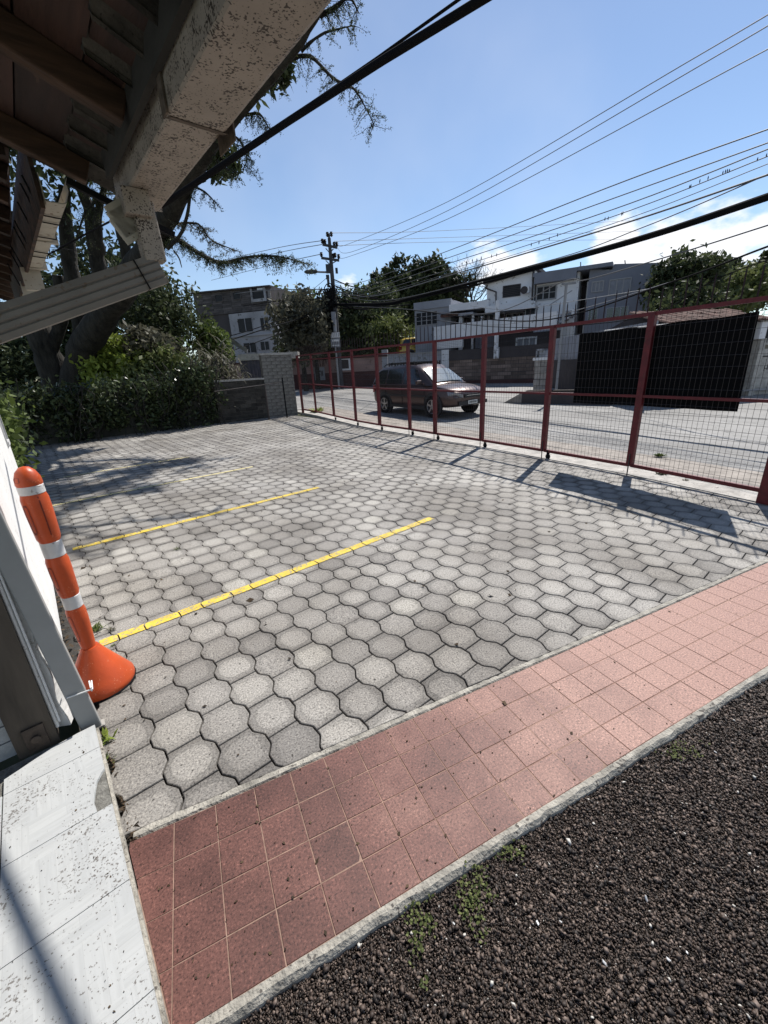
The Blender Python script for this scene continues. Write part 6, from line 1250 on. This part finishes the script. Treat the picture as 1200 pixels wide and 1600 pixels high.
# thick double cable from the gutter up over the camera
def cab(pts, r, label): return tag(MB().tube(pts, r, 10).build('house_cable', m_cable, None, True), label, 'cable', 'cables anchored at the eave')
def rp(x, y, s_): d = pray(x, y); return EYE + d * s_ / np.linalg.norm(d)
cp = [rp(215, 345, 4.5), rp(300, 290, 4.05), rp(450, 190, 3.52), rp(600, 93, 3.2), rp(752, 0, 3.02)]; cp.append(cp[-1] + (cp[-1] - cp[-2]) * 1.6)
cab(cp, .0195, 'thick black cable rising from behind the gutter to the top edge')
c2 = [rp(222, 340, 4.45), rp(320, 276, 3.98), rp(450, 186, 3.5), rp(590, 90, 3.3), rp(716, 0, 3.2)]; c2.append(c2[-1] + (c2[-1] - c2[-2]) * 1.6); cab(c2, .007, 'thin wire running beside the thick black cable')
wire([(0, 425, 4.9), (60, 405, 4.4), (130, 368, 3.9), (170, 347, 3.5)], .007, 'thin dark wire strung under the eave across the cream gutter'); wire([(0, 395, 3.8), (60, 385, 4), (140, 395, 4.5)], .003, 'very thin loose wire below the dark rafters')
# ================================================================== BACKGROUND TREES
def tree(name, px, py, u, r, n, size, m, label, seed, droop=0., trunk=.18, clump=.35, bare=False):
    c = E(px, py, u); base = np.array([c[0], c[1], tz(c[0], c[1]) - .1]); th_ = thing(name, base, label, 'tree')
    if n: leaves('crown', [(c, r, n)], size, m, th_, seed=seed, clump=clump, droop=droop)['kind'] = 'stuff'
    MB().tube([base, c - ng * r[2] * .3], [trunk, trunk * .6], 8).build('trunk', m_bark, th_)
    for k in range(5): d = rng.normal(size=3); d[2] = abs(d[2]) + .3; d /= np.linalg.norm(d); MB().tube([c - ng * r[2] * .5, c + d * np.array(r) * .8], [trunk * .5, .03], 5).build('branch', m_bark, th_)
    return th_
tree('willow', 468, 512, 29.5, (1.9, 2, 2.1), 4600, .17, m_leafgray, 'brown grey drooping tree left of the utility pole', 101, droop=.8)
tree('willow', 488, 500, 31, (1.7, 1.6, 2.0), 3200, .16, m_leafgray, 'brown grey tree touching the left side of the utility pole', 102, droop=.8)
tree('willow', 553, 512, 33.5, (1.5, 1.5, 2.6), 3600, .17, m_leafdark, 'dark green drooping tree just right of the utility pole', 103, droop=.9)
tree('broad_tree', 590, 492, 40, (2.6, 2, 2.3), 4200, .2, m_leafdark, 'dark round tree between the pole and the tall dark trees', 104)
tree('broad_tree', 600, 525, 36, (2.3, 2, 1.5), 4200, .17, m_leafmid2, 'sunlit yellow green tree above the grey gate', 105)
tree('broad_tree', 575, 543, 35.5, (1.6, 1.4, 1.0), 2200, .16, m_leafmid, 'green bush at the left end of the grey gate', 106)
for k, (px, py, rx, rz, n) in enumerate(((600, 455, 1.5, 2.0, 1900), (632, 447, 1.7, 2.8, 3000), (672, 452, 2.2, 3.0, 3800), (713, 456, 1.8, 1.7, 1800), (650, 480, 3.2, 1.8, 3600))):
    t_ = tree('tall_tree', px, py, 46, (rx, 1.8, rz), n, .26, m_leafdark, ['tall dark tree nearest the pole', 'tall dark tree with a leaning top, second from the pole', 'tallest dark tree with a spire behind the white parapet house', 'lower dark tree right of the spire', 'dark mass of foliage under the spire trees'][k], 110 + k, clump=.3)
leaves('crown', [(E(673, 415, 46), (.45, .45, 1.1), 420), (E(668, 428, 46), (.9, .8, .9), 600), (E(705, 432, 46), (.5, .5, .6), 260)], .24, m_leafdark, [o for o in bpy.data.objects if o.get('label') == 'tallest dark tree with a spire behind the white parapet house'][0], seed=120)['kind'] = 'stuff'
# bare tree
bt = thing('bare_tree', E(733, 500, 44) * [1, 1, 0] + ng * .6, 'leafless twiggy tree against the small cloud', 'tree'); mb = MB()
def br(p, d, L, r, lv):
    q = p + d * L; mb.tube([p, (p + q) / 2 + rng.normal(size=3) * L * .06, q], [r, r * .8, r * .6], 4, False)
    if lv == 0: return
    for k in range(3 if lv > 1 else 4): e = d + rng.normal(size=3) * .48; e[2] += .12; e /= np.linalg.norm(e); br(q if k else (p + q) / 2, e, L * .72, r * .6, lv - 1)
c0 = E(733, 500, 44)
for dx in (-.3, 0, .35): br(c0, np.array([dx + .1, 0, 1.0]) / np.linalg.norm([dx + .1, 0, 1.0]), 1.9, .12, 5)
mb.build('branches', m_bark, bt); MB().tube([c0, c0 * [1, 1, 0]], .2, 6).build('trunk', m_bark, bt)
tree('broad_tree', 1062, 437, 24, (1.6, 1.6, 1.2), 3600, .15, m_leafdark, 'dark bushy tree right of the blue grey house', 130)
tree('broad_tree', 1096, 432, 24.5, (.95, 1.1, .95), 1500, .14, m_leafdark, 'smaller dark crown leaning right beside the bushy tree', 131)
tree('broad_tree', 1075, 478, 22, (2.6, 1.2, .8), 3000, .13, m_leafdark, 'low green foliage above the terracotta roof', 132)
tree('broad_tree', 1165, 455, 30, (2.6, 2, 1.4), 4500, .17, m_leafmid2, 'sunlit green tree behind the spikes at the right edge', 133)
for k, (px, py) in enumerate(((1131, 428), (1152, 424), (1200, 412))): tree('broad_tree', px, py, 48, (1.0, 1, 1.4), 700, .26, m_leafdark, ['distant dark tree left of a gap in the skyline', 'distant dark tree in the middle of the right skyline', 'distant dark tree at the right edge of the skyline'][k], 140 + k)
hl = ngrid('hill', -260, 150, 420, 420, 40, 12, lambda x, y: 3 + 9 * math.exp(-((y - 320) / 110) ** 2) * (1 + .5 * math.sin(x * .021) + .3 * math.sin(x * .05 + 1)), mat('far_wooded_hill', (.045, .065, .04), .95, .5, .05, .5)); struct(hl, 'low wooded hill on the horizon')
for k, (px, py, u) in enumerate(((545, 497, 60), (505, 500, 62), (470, 498, 58), (620, 500, 60), (430, 495, 60))): tree('broad_tree', px, py, u, (5, 3, 3.2), 2200, .38, m_leafmid, ['hazy green tree directly behind the utility pole', 'distant green tree left behind the pole', 'distant green tree behind the brown grey tree', 'distant green tree behind the sunlit one', 'distant green tree right of the unfinished block'][k], 150 + k)

for k, (px, py, u) in enumerate(((478, 548, 35.5), (520, 550, 36.5), (556, 548, 37.5), (612, 552, 38.5))): tree('broad_tree', px, py, u, (2.6, 1.5, 1.6), 1700, .2, m_leafdark, ['low dark shrubbery left of the pole above the pink wall', 'low dark shrubbery behind the pole signs', 'low dark shrubbery right of the pole above the pink wall', 'low dark shrubbery behind the grey gate'][k], 170 + k)
